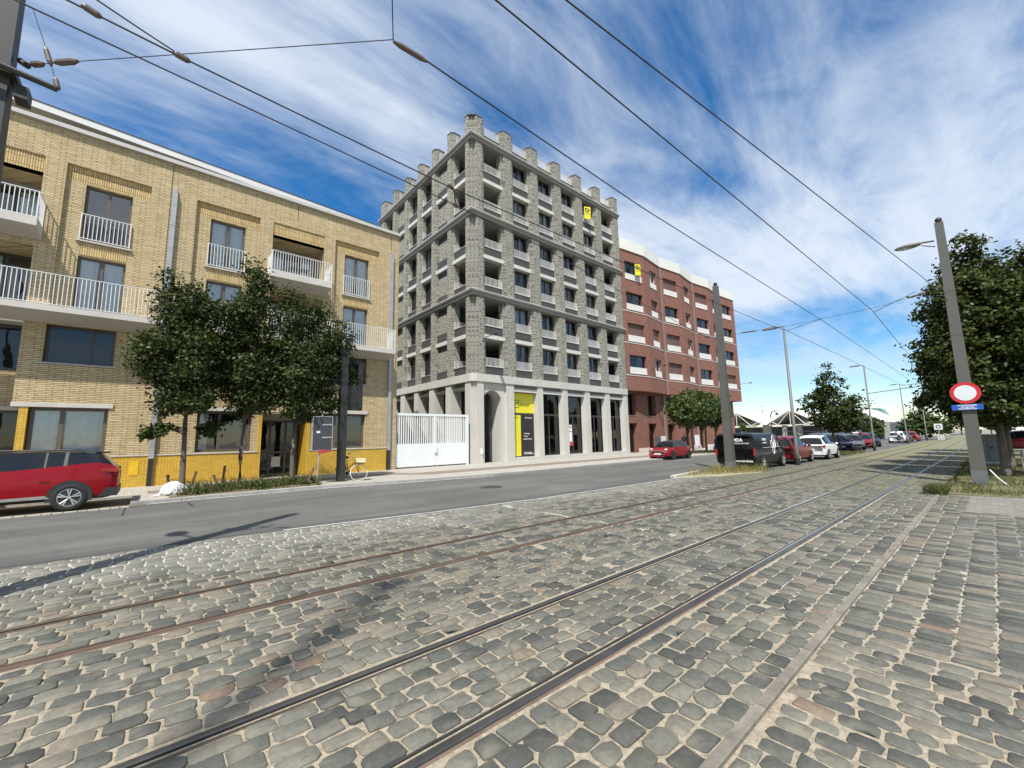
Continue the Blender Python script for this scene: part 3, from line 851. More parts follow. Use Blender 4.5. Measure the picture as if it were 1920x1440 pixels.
for u0, u1 in ((-12, -.2), (.22, 9.87)):
    bl = MB(FY)
    pr = [(-1.0, 6.385), (-1.0, 6.60), (0.04, 6.60), (0.04, 6.15)]
    i0 = [(u0, p[0], p[1]) for p in pr]; i1 = [(u1, p[0], p[1]) for p in pr]
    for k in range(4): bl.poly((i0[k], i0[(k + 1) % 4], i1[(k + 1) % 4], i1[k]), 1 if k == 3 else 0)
    bl.poly(i0[::-1]); bl.poly(i1)
    o = bl.build('balcony', [m_conc, m_soff], Yb)
    put('railing', rail_mesh([(0, .96), (0, 0), (u1 - u0 - .08, 0), (u1 - u0 - .08, .96)], 1.14, .112), o, FY.pt(u0 + .04, -.97, 6.61))
# patio table and chairs on the balcony read as dark shapes
pt_ = MB(); pt_.box(4.6, 5.5, 22.0, 22.5, 10.34, 10.38); pt_.bar((4.7, 22.25, 9.67), (4.7, 22.25, 10.34), .02); pt_.bar((5.4, 22.25, 9.67), (5.4, 22.25, 10.34), .02)
tag(pt_.build('patio_table', m_black), 'dark patio table on the white railed balcony above the trees', 'table')
# roof
each('coping', m_cope, Yb, FY, [(-12 + k * 2.81, -12 + (k + 1) * 2.81 - .006, -.14, .4, 13.83, 13.99) for k in range(8)])
FP = Frame((-4.0, 23.62), math.atan2(.78, 12.0))        # the set-back top storey stands slightly askew
pwin = [(.1, 2.6, 14.0, 14.98), (4.4, 7.6, 14.0, 14.98), (9.4, 12.2, 14.0, 14.98)]
ph = MB(FP); ph.wall(-8, 13.9, 13.9, 15.12, pwin, .45, .6); ph.box(-8, 13.9, .62, 9, 13.85, 15.1)
ph.build('penthouse_wall', m_ybplain, Yb)
for a, c, z0, z1 in pwin: window(Yb, FP, a, c, 14.0, 14.97, .5, (.5,), m_anth, .05, .06, gl=m_glassd)
rf = MB(FP); rf.box(-8, 14.0, 0, 9, 15.12, 15.40); rf.build('roof', m_fascia, Yb)
rg = MB(FP); rg.box(-8, 14.02, -.02, 9, 15.402, 15.44); rg.build('roof_trim', m_anth, Yb)
for u, z0 in ((0.0, 0.0), (9.98, 0.0)):
    ds = MB(FY)
    ds.box(u - .085, u + .085, -.14, .02, 1.1, 12.45); ds.prism([(u - .085, 12.45), (u + .085, 12.45), (u + .03, 12.75), (u - .03, 12.75)], -.1, .02, 'y')
    for zz in (2.8, 5.2, 8.2, 11): ds.box(u - .095, u + .095, -.148, .02, zz, zz + .05)
    o = ds.build('downpipe', m_zinc, Yb)
    lo = MB(FY); lo.box(u - .075, u + .075, -.13, .02, 0, 1.1); lo.build('pipe_foot', m_black, o)
each('movement_joint', m_black, Yb, FY, ((-.15, -.125, -.004, .02, 6.62, 13.82), (4.86, 4.885, -.004, .02, 12.9, 13.82), (9.93, 9.955, -.003, .02, 12.8, 13.82)))
# ------------------------------------------------------------------ grey corner building
Gb = thing('corner_building', 'eight storey grey brick corner building with crenellated roof and concrete arcade', 'building', (16, 22.2, 0))
m_gb = brick('grey_brick', (0.40, 0.385, 0.32), (0.35, 0.335, 0.28), (0.32, 0.31, 0.265), 0.21, 0.065, 0.007, var=0.12, third=((0.085, 0.081, 0.069), 0.495), dist=.02, bumpk=1.0, blot=(4.2, 11.0))
m_gcon = mat('light_concrete', (0.475, 0.46, 0.415), 0.75, 0.10, 0.9, 0.12, 25, streak=.4)
m_gcor = mat('cornice_concrete', (0.25, 0.243, 0.215), 0.8, 0.08, 1.2)
m_glin = mat('white_lintel', (0.54, 0.53, 0.49), 0.6, 0.06, 2)
m_span = brick('dark_slats', (0.075, 0.073, 0.068), (0.055, 0.053, 0.05), (0.02, 0.02, 0.02), 4.0, 0.105, 0.010, var=0.2, rough=0.6)
m_cap = mat('zinc_cap', (0.10, 0.095, 0.085), 0.6)
m_ceil = mat('loggia_ceiling', (0.24, 0.235, 0.21), 0.9, 0.05, 1)
m_winw = mat('white_frame', (0.62, 0.62, 0.6), 0.5)
Ff = Frame((0, 22.2), 0.0)
Fl = Frame((15.8, 0), -math.pi / 2)          # u = -y
bays_f = [(16.97, 18.6), (19.8, 21.42), (22.6, 24.25), (25.42, 27.05), (28.25, 29.88), (31.05, 32.65)]
end_f = 33.62
bays_l = [(-24.65, -23.15), (-27.05, -25.57), (-29.45, -27.95), (-31.88, -30.38), (-34.30, -32.80), (-36.75, -35.25)]
ends_l = -38.0
GZ = [6.0 + 5.84 * k for k in range(3)]
def piers_of(bays, lo, hi):
    e = sorted(bays)
    out_ = [(lo, e[0][0])]
    for k in range(len(e) - 1): out_.append((e[k][1], e[k + 1][0]))
    out_.append((e[-1][1], hi))
    return out_
def pier(fr, a, b_, first=False, last=False):
    ob = MB(fr)
    i = .2
    ob.box(a, b_, .12, .62, 6.0, 23.46)
    pa, pb = (a if first else a + i), (b_ if last else b_ - i)
    for z in GZ: ob.box(pa, pb, 0, .119, z + .001, z + 5.45)
    ob.build('pier', m_gb, Gb)
    cr = MB(fr)
    cr.box(a, b_, .12, .75, 23.6, 25.08); cr.box(pa, pb, .0, .119, 23.6, 25.16)
    o = cr.build('merlon', m_gb, Gb)
    cc = MB(fr); cc.box(a - .03, b_ + .03, .09, .78, 25.08, 25.13); cc.box(pa - .03, pb + .03, -.03, .118, 25.16, 25.21); cc.build('cap', m_cap, o)
for a, c in piers_of(bays_f, 16.12, end_f)[1:]: pier(Ff, a, c, last=(c == end_f))
for a, c in piers_of(bays_l, ends_l, -22.52)[:-1]: pier(Fl, a, c)
# the corner pier: two leaves with a re-entrant notch between them
def cornerpier(z0, z1, name, m):
    ob = MB()
    ob.box(16.02, 16.97, 22.42, 23.15, z0, z1)
    ob.box(16.2, 16.78, 22.2, 22.419, z0, z1); ob.box(16.781, 16.97, 22.32, 22.419, z0, z1); ob.box(15.8, 16.019, 22.6, 22.96, z0, z1); ob.box(15.92, 16.019, 22.961, 23.15, z0, z1)
    return ob.build(name, m, Gb)
for z in GZ: cornerpier(z, z + 5.45, 'pier', m_gb)
o = cornerpier(23.6, 25.12, 'merlon', m_gb)
cc = MB(); cc.box(15.89, 17.0, 22.29, 23.18, 25.12, 25.17); cc.box(16.11, 16.81, 22.17, 22.289, 25.16, 25.21); cc.box(15.77, 15.889, 22.5, 22.99, 25.16, 25.21); cc.build('cap', m_cap, o)
# cornices run round the corner
for k, z in enumerate(GZ):
    cz = z + 5.66
    ob = MB()
    ob.prism([(end_f + .12, 22.03), (end_f + .12, 22.9), (16.6, 22.9), (16.6, 38.2), (15.63, 38.2), (15.63, 22.03)], cz + .03, cz + .13)
    o = ob.build('cornice', m_gcor, Gb)
    tp = MB(); tp.prism([(end_f + .14, 22.0), (end_f + .14, 22.5), (16.2, 22.5), (16.2, 38.22), (15.60, 38.22), (15.60, 22.0)], cz + .131, cz + .185)
    tp.build('cornice_edge', m_glin, o)
    ul = MB()
    ul.prism([(end_f, 22.13), (end_f, 22.8), (16.5, 22.8), (16.5, 38.1), (15.73, 38.1), (15.73, 22.13)], cz - .19, cz + .029)
    ul.build('cornice_bed', m_gcor, o)
# per bay
kk = 0
for fr, bays, side in ((Ff, bays_f, 'f'), (Fl, bays_l, 'l')):
    for bi, (a, c) in enumerate(bays):
        blank = side == 'l' and bi in (1, 4)
        loggia = (bi in (0, 5))
        for gi, z in enumerate(GZ):
            for (s0, s1, o1) in ((.003, .62, 2.56), (2.86, 3.5, 5.42)):
                simple(Gb, fr, 'spandrel', a, c, .17, .34, z + s0, z + s1, m_span)
                zo0, zo1 = z + s1, z + o1
                if blank:
                    simple(Gb, fr, 'infill', a, c, .22, .45, zo0, zo1 - .45, m_gb)
                    simple(Gb, fr, 'blank_band', a, c, .30, .45, zo1 - .45, zo1, m_span)
                else:
                    put('railing', rail_mesh([(0, 0), (c - a - .02, 0)], .60, .115, .0125), Gb, fr.pt(a + .01, .18, zo0))
                    simple(Gb, fr, 'rail_sill', a, c, .13, .45, zo0 - .025, zo0 + .003, m_glin)
                    if not loggia:
                        kk += 1
                        window(Gb, fr, a + .02, c - .02, zo0 + .01, zo1, .46, (.5,), m_anth, .075, .09, gl=m_glassd, curtains=(((.35, .6),) if kk % 5 == 0 else ((.06, .3), (.62, .74)) if kk % 5 in (1, 3) else ((.1, .9),) if kk % 7 == 2 else ((.55, .66),)), cm=m_curt if kk % 3 else m_curt2, seed=kk % 5)
            simple(Gb, fr, 'lintel', a - .16, c + .16, .085, .5, z + 2.57, z + 2.845, m_glin)
# loggias: wider rooms behind the openings, dark at the back
for z in GZ:
    for z0, z1 in ((z + .6, z + 2.46), (z + 3.45, z + 5.47)):
        for (x0, x1, y0, y1) in ((16.45, 19.70, 22.85, 25.40), (30.2, 33.5, 22.85, 24.6), (16.45, 18.6, 34.4, 37.8)):
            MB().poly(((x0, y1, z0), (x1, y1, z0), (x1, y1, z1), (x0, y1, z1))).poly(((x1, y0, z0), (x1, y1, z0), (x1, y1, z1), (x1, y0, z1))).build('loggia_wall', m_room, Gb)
            MB().box(x0 - .1, x1, y0 - .35, y1, z1 - .004, z1 + .2).build('loggia_ceiling', m_ceil, Gb)
            MB().box(x0, x1, y0 - .28, y1, z0 - .2, z0).build('loggia_floor', m_ceil, Gb)
# core behind the glass
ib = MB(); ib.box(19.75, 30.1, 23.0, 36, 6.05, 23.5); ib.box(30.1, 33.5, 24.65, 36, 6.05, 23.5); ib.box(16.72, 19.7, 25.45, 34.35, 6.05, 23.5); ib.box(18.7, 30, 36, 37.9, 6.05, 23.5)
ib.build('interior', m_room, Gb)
MB().poly(((end_f, 22.32, 6), (end_f, 38, 6), (end_f, 38, 23.46), (end_f, 22.32, 23.46))).build('party_wall', m_gb, Gb)
MB().poly(((15.85, 38, 0), (33.6, 38, 0), (33.6, 38, 23.46), (15.85, 38, 23.46))).build('party_wall', m_gb, Gb)
# parapets and terrace railings between the merlons
for fr, bays in ((Ff, bays_f), (Fl, bays_l)):
    for a, c in bays:
        simple(Gb, fr, 'parapet', a, c, .22, .5, 23.6, 24.0, m_gb)
        simple(Gb, fr, 'parapet_cap', a, c, .16, .56, 24.0, 24.05, m_cap)
        put('railing', rail_mesh([(0, 0), (c - a, 0)], .8, .1, .012), Gb, fr.pt(a, .34, 24.06))
MB().box(16.9, 33.4, 22.95, 37.8, 23.4, 23.65).build('terrace', m_gcor, Gb)
# ---- concrete arcade
def rounded_band(z0, z1, out_, name, m):
    ob = MB(); r = .42
    x0, y0 = 15.8 - out_, 22.2 - out_
    arc = [(x0 + r - r * math.cos(t), y0 + r - r * math.sin(t)) for t in [math.pi / 2 * k / 8 for k in range(9)]]
    pts = [(x0, 38.0)] + arc + [(end_f, y0), (end_f, 23.2), (17.0, 23.2), (17.0, 38.0)]
    ob.prism(pts, z0, z1)
    o = ob.build(name, m, Gb, smooth=False)
    return o
rounded_band(5.47, 6.0, .07, 'concrete_band', m_gcon)
shops = [(19.43, 21.82), (22.38, 24.62), (25.20, 27.42), (28.05, 30.24), (30.86, 33.0)]
cols_f = [(18.70, 19.43), (21.82, 22.38), (24.62, 25.20), (27.42, 28.05), (30.24, 30.86), (33.0, end_f)]
for a, c in cols_f:
    ob = MB()
    # front face plus splayed reveals towards the glass
    ob.prism([(a, 22.2), (c, 22.2), (c + (0 if c == end_f else .10), 22.66), (a - .06, 22.66)], 0, 5.468)
    ob.build('column', m_gcon, Gb)
cb_ = MB(); cb_.box(16.16, 16.72, 22.2, 22.75, 0, 5.468); cb_.box(15.8, 16.15, 22.52, 23.1, 0, 5.468); cb_.box(16.0, 16.159, 22.36, 22.519, 0, 5.468)
cb_.build('column', m_gcon, Gb)
for k, (a, c) in enumerate(shops):
    simple(Gb, Ff, 'threshold', a - .05, c + .1, .02, .62, 0.0, .26, m_gcon)
    simple(Gb, Ff, 'blind_box', a, c, .1, .45, 4.98, 5.2, m_glin)
    simple(Gb, Ff, 'shop_head', a, c, .28, .6, 5.2, 5.468, m_gcor)
    window(Gb, Ff, a - .02, c + .05, .262, 3.38, .47, (.46,), m_anth, .075, .1, gl=m_glassd)
    window(Gb, Ff, a - .02, c + .05, 3.382, 4.98, .47, (), m_anth, .075, .1, gl=m_glassd)
room = MB(); room.box(19.3, 33.4, 27.5, 28, 0, 5.4); room.box(19.3, 33.4, 22.75, 27.5, -.05, .02)
room.box(18.75, 18.9, 22.7, 28, 0, 5.4)
for xx in (22.1, 24.9, 27.7, 30.5, 33.2): room.box(xx - .1, xx + .1, 24.2, 24.6, .02, 5.4, 1)
room.build('shop_interior', [m_room, m_gcon], Gb)
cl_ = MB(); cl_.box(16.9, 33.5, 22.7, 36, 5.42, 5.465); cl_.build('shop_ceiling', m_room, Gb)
# arch bay: plate with a round-headed opening
ar = MB(); x0, x1, zs, r = 16.74, 18.38, 4.12, .80
cx = (x0 + x1) / 2; r = (x1 - x0) / 2
yf, yk = 22.36, 23.9
arc = [(cx + r * math.cos(t), zs + r * math.sin(t)) for t in [math.pi * k / 20 for k in range(21)]]
out_pts = [(x1, 0.0)] + arc + [(x0, 0.0)]
for k in range(len(out_pts) - 1):
    p, q = out_pts[k], out_pts[k + 1]
    ar.poly(((p[0], yf, p[1]), (p[0], yk, p[1]), (q[0], yk, q[1]), (q[0], yf, q[1])))
def edge_pt(p):
    return (18.70 if p[0] >= cx else 16.72, p[1])
for k in range(20):
    p, q = arc[k], arc[k + 1]
    ar.poly(((p[0], yf, p[1]), (q[0], yf, q[1]), (q[0], yf, 5.468), (p[0], yf, 5.468)))
ar.poly(((x1, yf, 0), (18.70, yf, 0), (18.70, yf, 5.468), (x1, yf, 5.468)))
ar.poly(((16.72, yf, 0), (x0, yf, 0), (x0, yf, 5.468), (16.72, yf, 5.468)))
ar.poly(((x0, yk, 0), (x1, yk, 0), (x1, yk, 5.2), (x0, yk, 5.2)))
arch = ar.build('arch', m_gcon, Gb)
gr = MB()
for zz in (2.6, 3.05): gr.box(x0 + .01, x1 - .01, yk - .004, yk + .01, zz, zz + .015)
gr.build('panel_joint', m_gcor, arch)
m_lbx = mat('bronze_letterbox', (0.13, 0.095, 0.065), .4, metal=.4)
for i in range(4):
    for j in range(3):
        MB().box(16.98 + i * .27, 16.98 + i * .27 + .262, 23.80, 23.88, .62 + j * .27, .62 + j * .27 + .262).build('letterbox', m_lbx, arch)
bo = MB(); bo.box(16.40, 16.52, 22.08, 22.2, .62, .98); bo.bar((16.46, 22.13, 0), (16.46, 22.13, .62), .025)
bo.build('post_box', m_whitemetal, Gb)
# left face of the arcade
cols_l = [(-25.57, -24.87), (-27.95, -27.27), (-30.37, -29.74), (-32.8, -32.05), (-35.2, -34.5), (-38, -36.9)]
for a, c in cols_l:
    ob = MB(Fl); ob.box(a, c, 0, .9, 0, 5.468); ob.build('column', m_gcon, Gb)
for a, c in ((-24.87, -23.1), (-27.27, -25.57), (-29.74, -27.95), (-32.05, -30.37), (-34.5, -32.8), (-36.9, -35.2)):
    simple(Gb, Fl, 'beam', a, c, .18, .8, 5.0, 5.18, m_gcon)
    simple(Gb, Fl, 'arcade_head', a, c, .4, .8, 5.19, 5.468, m_gcor)
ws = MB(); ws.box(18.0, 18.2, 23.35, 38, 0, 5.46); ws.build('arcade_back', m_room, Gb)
# lettering of the first shop: yellow sheets stuck on the glass
m_yfilm = mat('yellow_film', (0.66, 0.60, 0.03), 0.45, 0.04, 1)
m_blk = mat('black_letters', (0.02, 0.02, 0.02), .5)
m_wht = mat('white_letters', (0.8, 0.8, 0.8), .5)
yf_ = MB(Ff); yf_.box(19.47, 21.80, .452, .462, 3.46, 4.92); yf_.box(19.47, 20.42, .452, .462, .34, 3.30)
film = yf_.build('shop_film', m_yfilm, Gb)
bf = MB(Ff); bf.box(20.58, 21.80, .455, .463, .34, 3.30); bf.build('black_film', m_black, film)
lettering('de', .42, m_blk, film, Ff.pt(19.60, .444, 4.10), align='RIGHT')
lettering('M', .42, m_blk, film, Ff.pt(20.05, .444, 4.10))
lettering('eester', .42, m_blk, film, Ff.pt(20.30, .444, 4.10), align='LEFT')
bx_ = MB(Ff)
for (a, c, z0, z1) in ((19.78, 20.27, 3.84, 3.87), (19.78, 20.27, 4.36, 4.39), (19.78, 19.81, 3.87, 4.36), (20.24, 20.27, 3.87, 4.36)): bx_.box(a, c, .440, .45, z0, z1)
bx_.build('letter_box_outline', m_blk, film)
lettering('de Meester', .16, m_wht, film, Ff.pt(21.2, .447, 3.12))
lettering('Te Koop', .16, m_wht, film, Ff.pt(20.7, .447, 1.95), align='LEFT')
lettering('Casco', .16, m_wht, film, Ff.pt(20.7, .447, 1.75), align='LEFT')
lettering('handelsruimte', .15, m_wht, film, Ff.pt(20.65, .447, 1.55), align='LEFT')
lettering('de Meester', .1, m_blk, film, Ff.pt(19.95, .444, 3.12))
pl = MB(Ff)
for zz, ll in ((.55, .8), (.45, 1.0)): pl.box(20.68, 20.68 + ll, .447, .453, zz, zz + .035)
pl.build('small_print', m_wht, film)
# sales sheet in the third shop window
sg = MB(Ff); sg.box(25.23, 26.02, .40, .41, 1.25, 2.62); sg.build('sales_sheet', mat('white_sheet2', (.72, .70, .72), .6), Gb)
sh = [o for o in Gb.children if o.name.startswith('sales_sheet')][0]
rd = MB(Ff); rd.box(25.23, 26.12, .392, .399, .92, 1.24); rd.box(25.27, 25.62, .392, .399, 1.42, 1.72, 1); rd.build('sheet_print', [mat('sign_red', (.42, .03, .04), .5), mat('sheet_dark', (.12, .02, .04), .5)], sh)
lettering('KOOP', .26, m_blk, sh, Ff.pt(25.6, .395, 2.42)); lettering('+', .3, m_wht, sh, Ff.pt(25.445, .388, 1.57))
pl = MB(Ff); pl.box(25.3, 25.95, .393, .399, 2.05, 2.10); pl.box(25.3, 25.75, .385, .391, 1.1, 1.15, 1); pl.box(25.3, 25.7, .385, .391, 1.0, 1.05, 1)
pl.build('small_print', [m_blk, m_wht], sh)
# wall lamp by the corner
def wall_lamp(p, label):
    o = thing('wall_lamp', label, 'lamp', p)
    b = MB(); b.bar((p[0], p[1] + .05, p[2]), (p[0], p[1] - .25, p[2] + .25), .035); b.bar((p[0], p[1] - .25, p[2] + .25), (p[0] + .1, p[1] - 1.1, p[2] + .33), .025); b.build('arm', m_anth, o)
    h = MB(); h.ball((p[0] + .14, p[1] - 1.25, p[2] + .33), .2, 10, 0, (.7, 1.5, .28)); h.build('lamp_head', m_anth, o, smooth=True)
wall_lamp((16.72, 22.2, 8.25), 'dark street lamp on the corner pier of the grey brick building')
# white gate between yellow and grey building
Gt = thing('gate', 'white metal double gate between the yellow and the grey building', 'gate', (10.5, 22.35, 0))
m_gate = mat('gate_white', (0.70, 0.72, 0.71), 0.4, 0.04, 1)
fr_ = MB()
fr_.box(15.36, 15.52, 22.30, 22.44, .02, 3.2); fr_.box(10.5, 15.36, 22.32, 22.42, 3.06, 3.2); fr_.box(12.95, 13.1, 22.32, 22.42, .12, 3.06)
fr_.build('gate_frame', m_gate, Gt)
for a, c in ((10.5, 12.945), (13.105, 15.355)):
    p = MB(); p.box(a, c, 22.33, 22.41, .1, 1.42); p.build('gate_panel', m_gate, Gt)
    n = 17
    for k in range(n): simple(Gt, Frame((0, 0)), 'gate_bar', a + (c - a) * (k + .5) / n - .024, a + (c - a) * (k + .5) / n + .024, 22.34, 22.40, 1.425, 3.055, m_gate)
lk = MB(); lk.box(12.98, 13.16, 22.24, 22.315, .86, 1.28); lk.build('lock_case', m_gate, Gt)
# ------------------------------------------------------------------ red brick building with the folded front
Rb = thing('folded_building', 'red brick apartment building with a folded zigzag front and white roof edge', 'building', (47, 22.2, 0))
m_rb = brick('red_brick', (0.30, 0.132, 0.092), (0.235, 0.10, 0.07), (0.14, 0.07, 0.055), 0.28, 0.075, 0.008, var=0.15, third=((0.18, 0.075, 0.055), .54), dist=.012)
m_rbs = brick('red_vertical_tile', (0.28, 0.12, 0.082), (0.20, 0.083, 0.06), (0.10, 0.05, 0.04), 0.42, 0.095, 0.009, soldier=True, var=0.2, third=((0.31, 0.15, 0.10), .56), dist=.014)
m_shut = brick('brown_shutter', (0.155, 0.085, 0.07), (0.145, 0.08, 0.066), (0.10, 0.055, 0.045), 6.0, 0.045, 0.004, var=0.05, rough=.6)
m_rband = mat('pale_sill_band', (0.55, 0.50, 0.45), .7, .08, 1)
m_rwhite = mat('white_roof_sheet', (0.66, 0.65, 0.60), .5, .05, .6)
m_rspout = mat('grey_brown_pipe', (0.22, 0.17, 0.155), .5)
folds = [(33.64, 22.2), (37.2, 21.76), (41.0, 22.2), (44.75, 21.76), (48.45, 22.2), (52.1, 21.76), (55.8, 22.2), (60.05, 21.80)]
wins = [[(34.25, 36.75)], [(38.5, 40.1)], [(41.65, 44.1)], [(45.9, 47.5)], [(49.15, 51.7)], [(53.45, 55.05)], [(56.8, 59.15)]]
rows = [(7.62, 9.42), (10.80, 12.62), (14.0, 15.78), (17.12, 19.0)]
closed = {3: (2, 3, 4, 5), 2: (1,), 1: (0, 1, 2), 0: (2, 3, 6)}
wb = MB(); band = MB(); rf_ = MB()
sidx = 0
for k in range(7):
    (xa, ya), (xb, yb) = folds[k], folds[k + 1]
    L = math.hypot(xb - xa, yb - ya); fr = Frame((xa, ya), math.atan2(yb - ya, xb - xa))
    hol = []
    for (a, c) in wins[k]:
        ua, uc = (a - xa) / (xb - xa) * L, (c - xa) / (xb - xa) * L
        for ri, (z0, z1) in enumerate(rows):
            hol.append((ua, uc, z0, z1))
            wide = uc - ua > 2
            if ri in closed and k in closed[ri]:
                simple(Rb, fr, 'shutter', ua, uc, .22, .3, z0, z1, m_shut)
            else:
                window(Rb, fr, ua + .01, uc - .01, z0 + .01, z1, .24, (.5,) if wide else (.45,), m_anth if wide else m_winw, .07, .08, gl=m_glassd, curtains=((.08, .25),) if (k + ri) % 2 else ((.55, .9),), cm=m_curt2 if wide else m_curt, seed=k + ri)
            put('railing', rail_mesh([(0, 0), (uc - ua - .02, 0)], .6, .07, .02), Rb, fr.pt(ua + .01, .06, z0 + .02), fr.a)
            simple(Rb, fr, 'sill', ua - .05, uc + .05, -.05, .2, z0 - .05, z0, m_rband)
    seg = MB(fr); seg.wall(0, L, 5.95, 20.08, hol, 0, .4, edges=False)
    seg.poly(((0, 0, 5.95), (0, 1.6, 5.95), (L, 1.6, 5.95), (L, 0, 5.95)))
    seg.build('wall', m_rb, Rb)
    for zz in (7.42, 10.62, 13.80): simple(Rb, fr, 'string_course', -.01, L + .01, -.035, .1, zz - .05, zz + .03, m_rband)
    for j in range(2):
        simple(Rb, fr, 'roof_sheet', L / 2 * j, L / 2 * (j + 1) - .015, -.10, .2, 20.082, 21.2, m_rwhite)
    # recessed ground floor
rb2 = MB()
rb2.poly(((60.05, 21.8, 5.95), (60.05, 36, 5.95), (60.05, 36, 20.08), (60.05, 21.8, 20.08))); rb2.poly(((33.64, 22.2, 20.07), (60, 22.0, 20.07), (60, 36, 20.07), (33.64, 36, 20.07)))
rb2.build('wall', m_rb, Rb)
Fg = Frame((0, 22.85))
gx = [(34.5, 36.05), (38.2, 39.7), (42.0, 43.6), (45.9, 47.4), (49.4, 51.0), (53.4, 54.9), (57.0, 58.6)]
hol = []
for k, (a, c) in enumerate(gx):
    hol += [(a, c, 3.62, 5.78), (a - .1, c, 0.02, 2.85)]
gw = MB(Fg); gw.wall(33.66, 59.7, 0.0, 5.95, hol, 0, .55)
gw.poly(((59.7, 0, 0), (59.7, 12, 0), (59.7, 12, 5.95), (59.7, 0, 5.95)))
gw.build('ground_floor_wall', m_rbs, Rb)
for k, (a, c) in enumerate(gx):
    window(Rb, Fg, a, c, 3.63, 5.77, .42, (.62,), m_anth, .08, .08, gl=m_glassd)
    simple(Rb, Fg, 'sill', a - .04, c + .04, -.03, .4, 3.55, 3.615, m_rspout)
    window(Rb, Fg, a - .09, c, .03, 2.84, .42, (.3,), m_bronze, .09, .08, gl=m_glassd)
for (a, c) in ((36.1, 38.05), (39.75, 41.9), (43.65, 45.8), (47.45, 49.3), (51.05, 53.3), (54.95, 56.9)): simple(Rb, Fg, 'plinth', a, c, -.05, .1, 0, .42, m_rband)
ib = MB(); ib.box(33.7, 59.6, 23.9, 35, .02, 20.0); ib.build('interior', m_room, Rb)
for x, zt in ((41.0, 19.9), (48.45, 19.9), (55.8, 19.9)):
    p = MB(); p.box(x - .07, x + .07, 22.02, 22.16, 5.9, zt); p.box(x + .05, x + .22, 22.62, 22.8, 0.0, 5.94); p.build('downpipe', m_rspout, Rb)
wall_lamp((37.9, 21.85, 8.2), 'dark street lamp on the red brick front above the small red convertible')
lp = MB(); lp.bar((59.9, 21.85, 8.3), (60.6, 21.0, 8.45), .03); lp.ball((60.8, 20.8, 8.45), .2, 8, 0, (1.3, 1.3, .35))
tag(lp.build('wall_lamp', m_anth), 'small lamp on the far corner of the red brick building', 'lamp')
# agency boards hung out of two windows
def board(p, label, ang):
    o = thing('agency_board', label, 'sign', p, ang, 'yellow agency boards', local=True)
    b = MB(); b.box(-.42, .42, -.02, .02, 0, 1.6); pts = []
    b.build('board', mat('board_yellow', (0.72, 0.62, 0.01), .5), o)
    d = MB(); n = 16
    ring = [(0 + .32 * math.cos(t), 1.12 + .32 * math.sin(t)) for t in [2 * math.pi * k / n for k in range(n)]]
    d.prism(ring, -.028, -.0205, 'y'); d.prism([(-.32, 1.12), (0, 1.12), (0, 1.44), (-.32, 1.44)], -.0275, -.0206, 'y'); d.build('drop_mark', m_blk, o)
    lettering('C', .5, MATS['board_yellow'], o, (.0, -.034, 1.12), bold=.02)
    lettering('COPRIMMO', .15, m_blk, o, (0, -.026, .62), bold=.004)
    r = MB(); r.bar((.42, 0, 1.3), (.42, .5, 1.3), .02); r.bar((.42, 0, .3), (.42, .5, .3), .02); r.build('bracket', m_anth, o)
    o.scale = (.72, .72, .72)
board((28.5, 21.95, 21.25), 'yellow agency board hanging from a top window of the grey building', rad(-28))
board((35.75, 21.6, 17.6), 'yellow agency board hanging from a top window of the red building', rad(-28))
# ------------------------------------------------------------------ trees and green
m_bark = mat('bark', (0.115, 0.095, 0.075), .9, .3, 6, .8, 25, streak=.3)
m_leaf = leafmat('maple_leaf', (0.016, 0.028, 0.006), (0.070, 0.094, 0.018), .22)
m_leaf2 = leafmat('hornbeam_leaf', (0.016, 0.030, 0.005), (0.080, 0.100, 0.016), .22)
m_leaf3 = leafmat('pale_leaf', (0.035, 0.06, 0.014), (0.10, 0.13, 0.035), .3)
m_grass = leafmat('grass_blade', (0.055, 0.075, 0.018), (0.30, 0.26, 0.10), .25)
m_weed = leafmat('weed_blade', (0.03, 0.055, 0.014), (0.20, 0.17, 0.07), .25)
def leaves_mesh(name, pts, nrm, size, m, rng, long=1.5):
    """one small folded leaf (two triangles pairs) at each point"""
    n = len(pts)
    a = rng.normal(size=(n, 3)); a -= nrm * (a * nrm).sum(1, keepdims=True); a /= np.linalg.norm(a, axis=1, keepdims=True) + 1e-9
    b_ = np.cross(nrm, a)
    s = size * rng.uniform(.65, 1.3, (n, 1))
    fold = nrm * s * rng.uniform(-.12, .28, (n, 1))
    v = np.empty((n, 4, 3))
    v[:, 0] = pts - a * s * .5 * long
    v[:, 1] = pts + b_ * s * .5 + fold
    v[:, 2] = pts + a * s * .5 * long
    v[:, 3] = pts - b_ * s * .5 + fold
    me = bpy.data.meshes.new(name)
    me.vertices.add(n * 4); me.vertices.foreach_set('co', v.reshape(-1))
    idx = np.arange(n)[:, None] * 4
    tri = np.concatenate([idx + 0, idx + 1, idx + 2, idx + 0, idx + 2, idx + 3], 1).reshape(-1)
    me.loops.add(n * 6); me.loops.foreach_set('vertex_index', tri)
    me.polygons.add(n * 2); me.polygons.foreach_set('loop_start', np.arange(n * 2) * 3); me.polygons.foreach_set('loop_total', np.full(n * 2, 3))
    me.materials.append(m)
    me.update(calc_edges=True)
    at = me.attributes.new('tint', 'FLOAT', 'FACE')
    at.data.foreach_set('value', np.repeat(np.clip(rng.normal(.38, .3, n), 0, 1.25), 2))
    return me
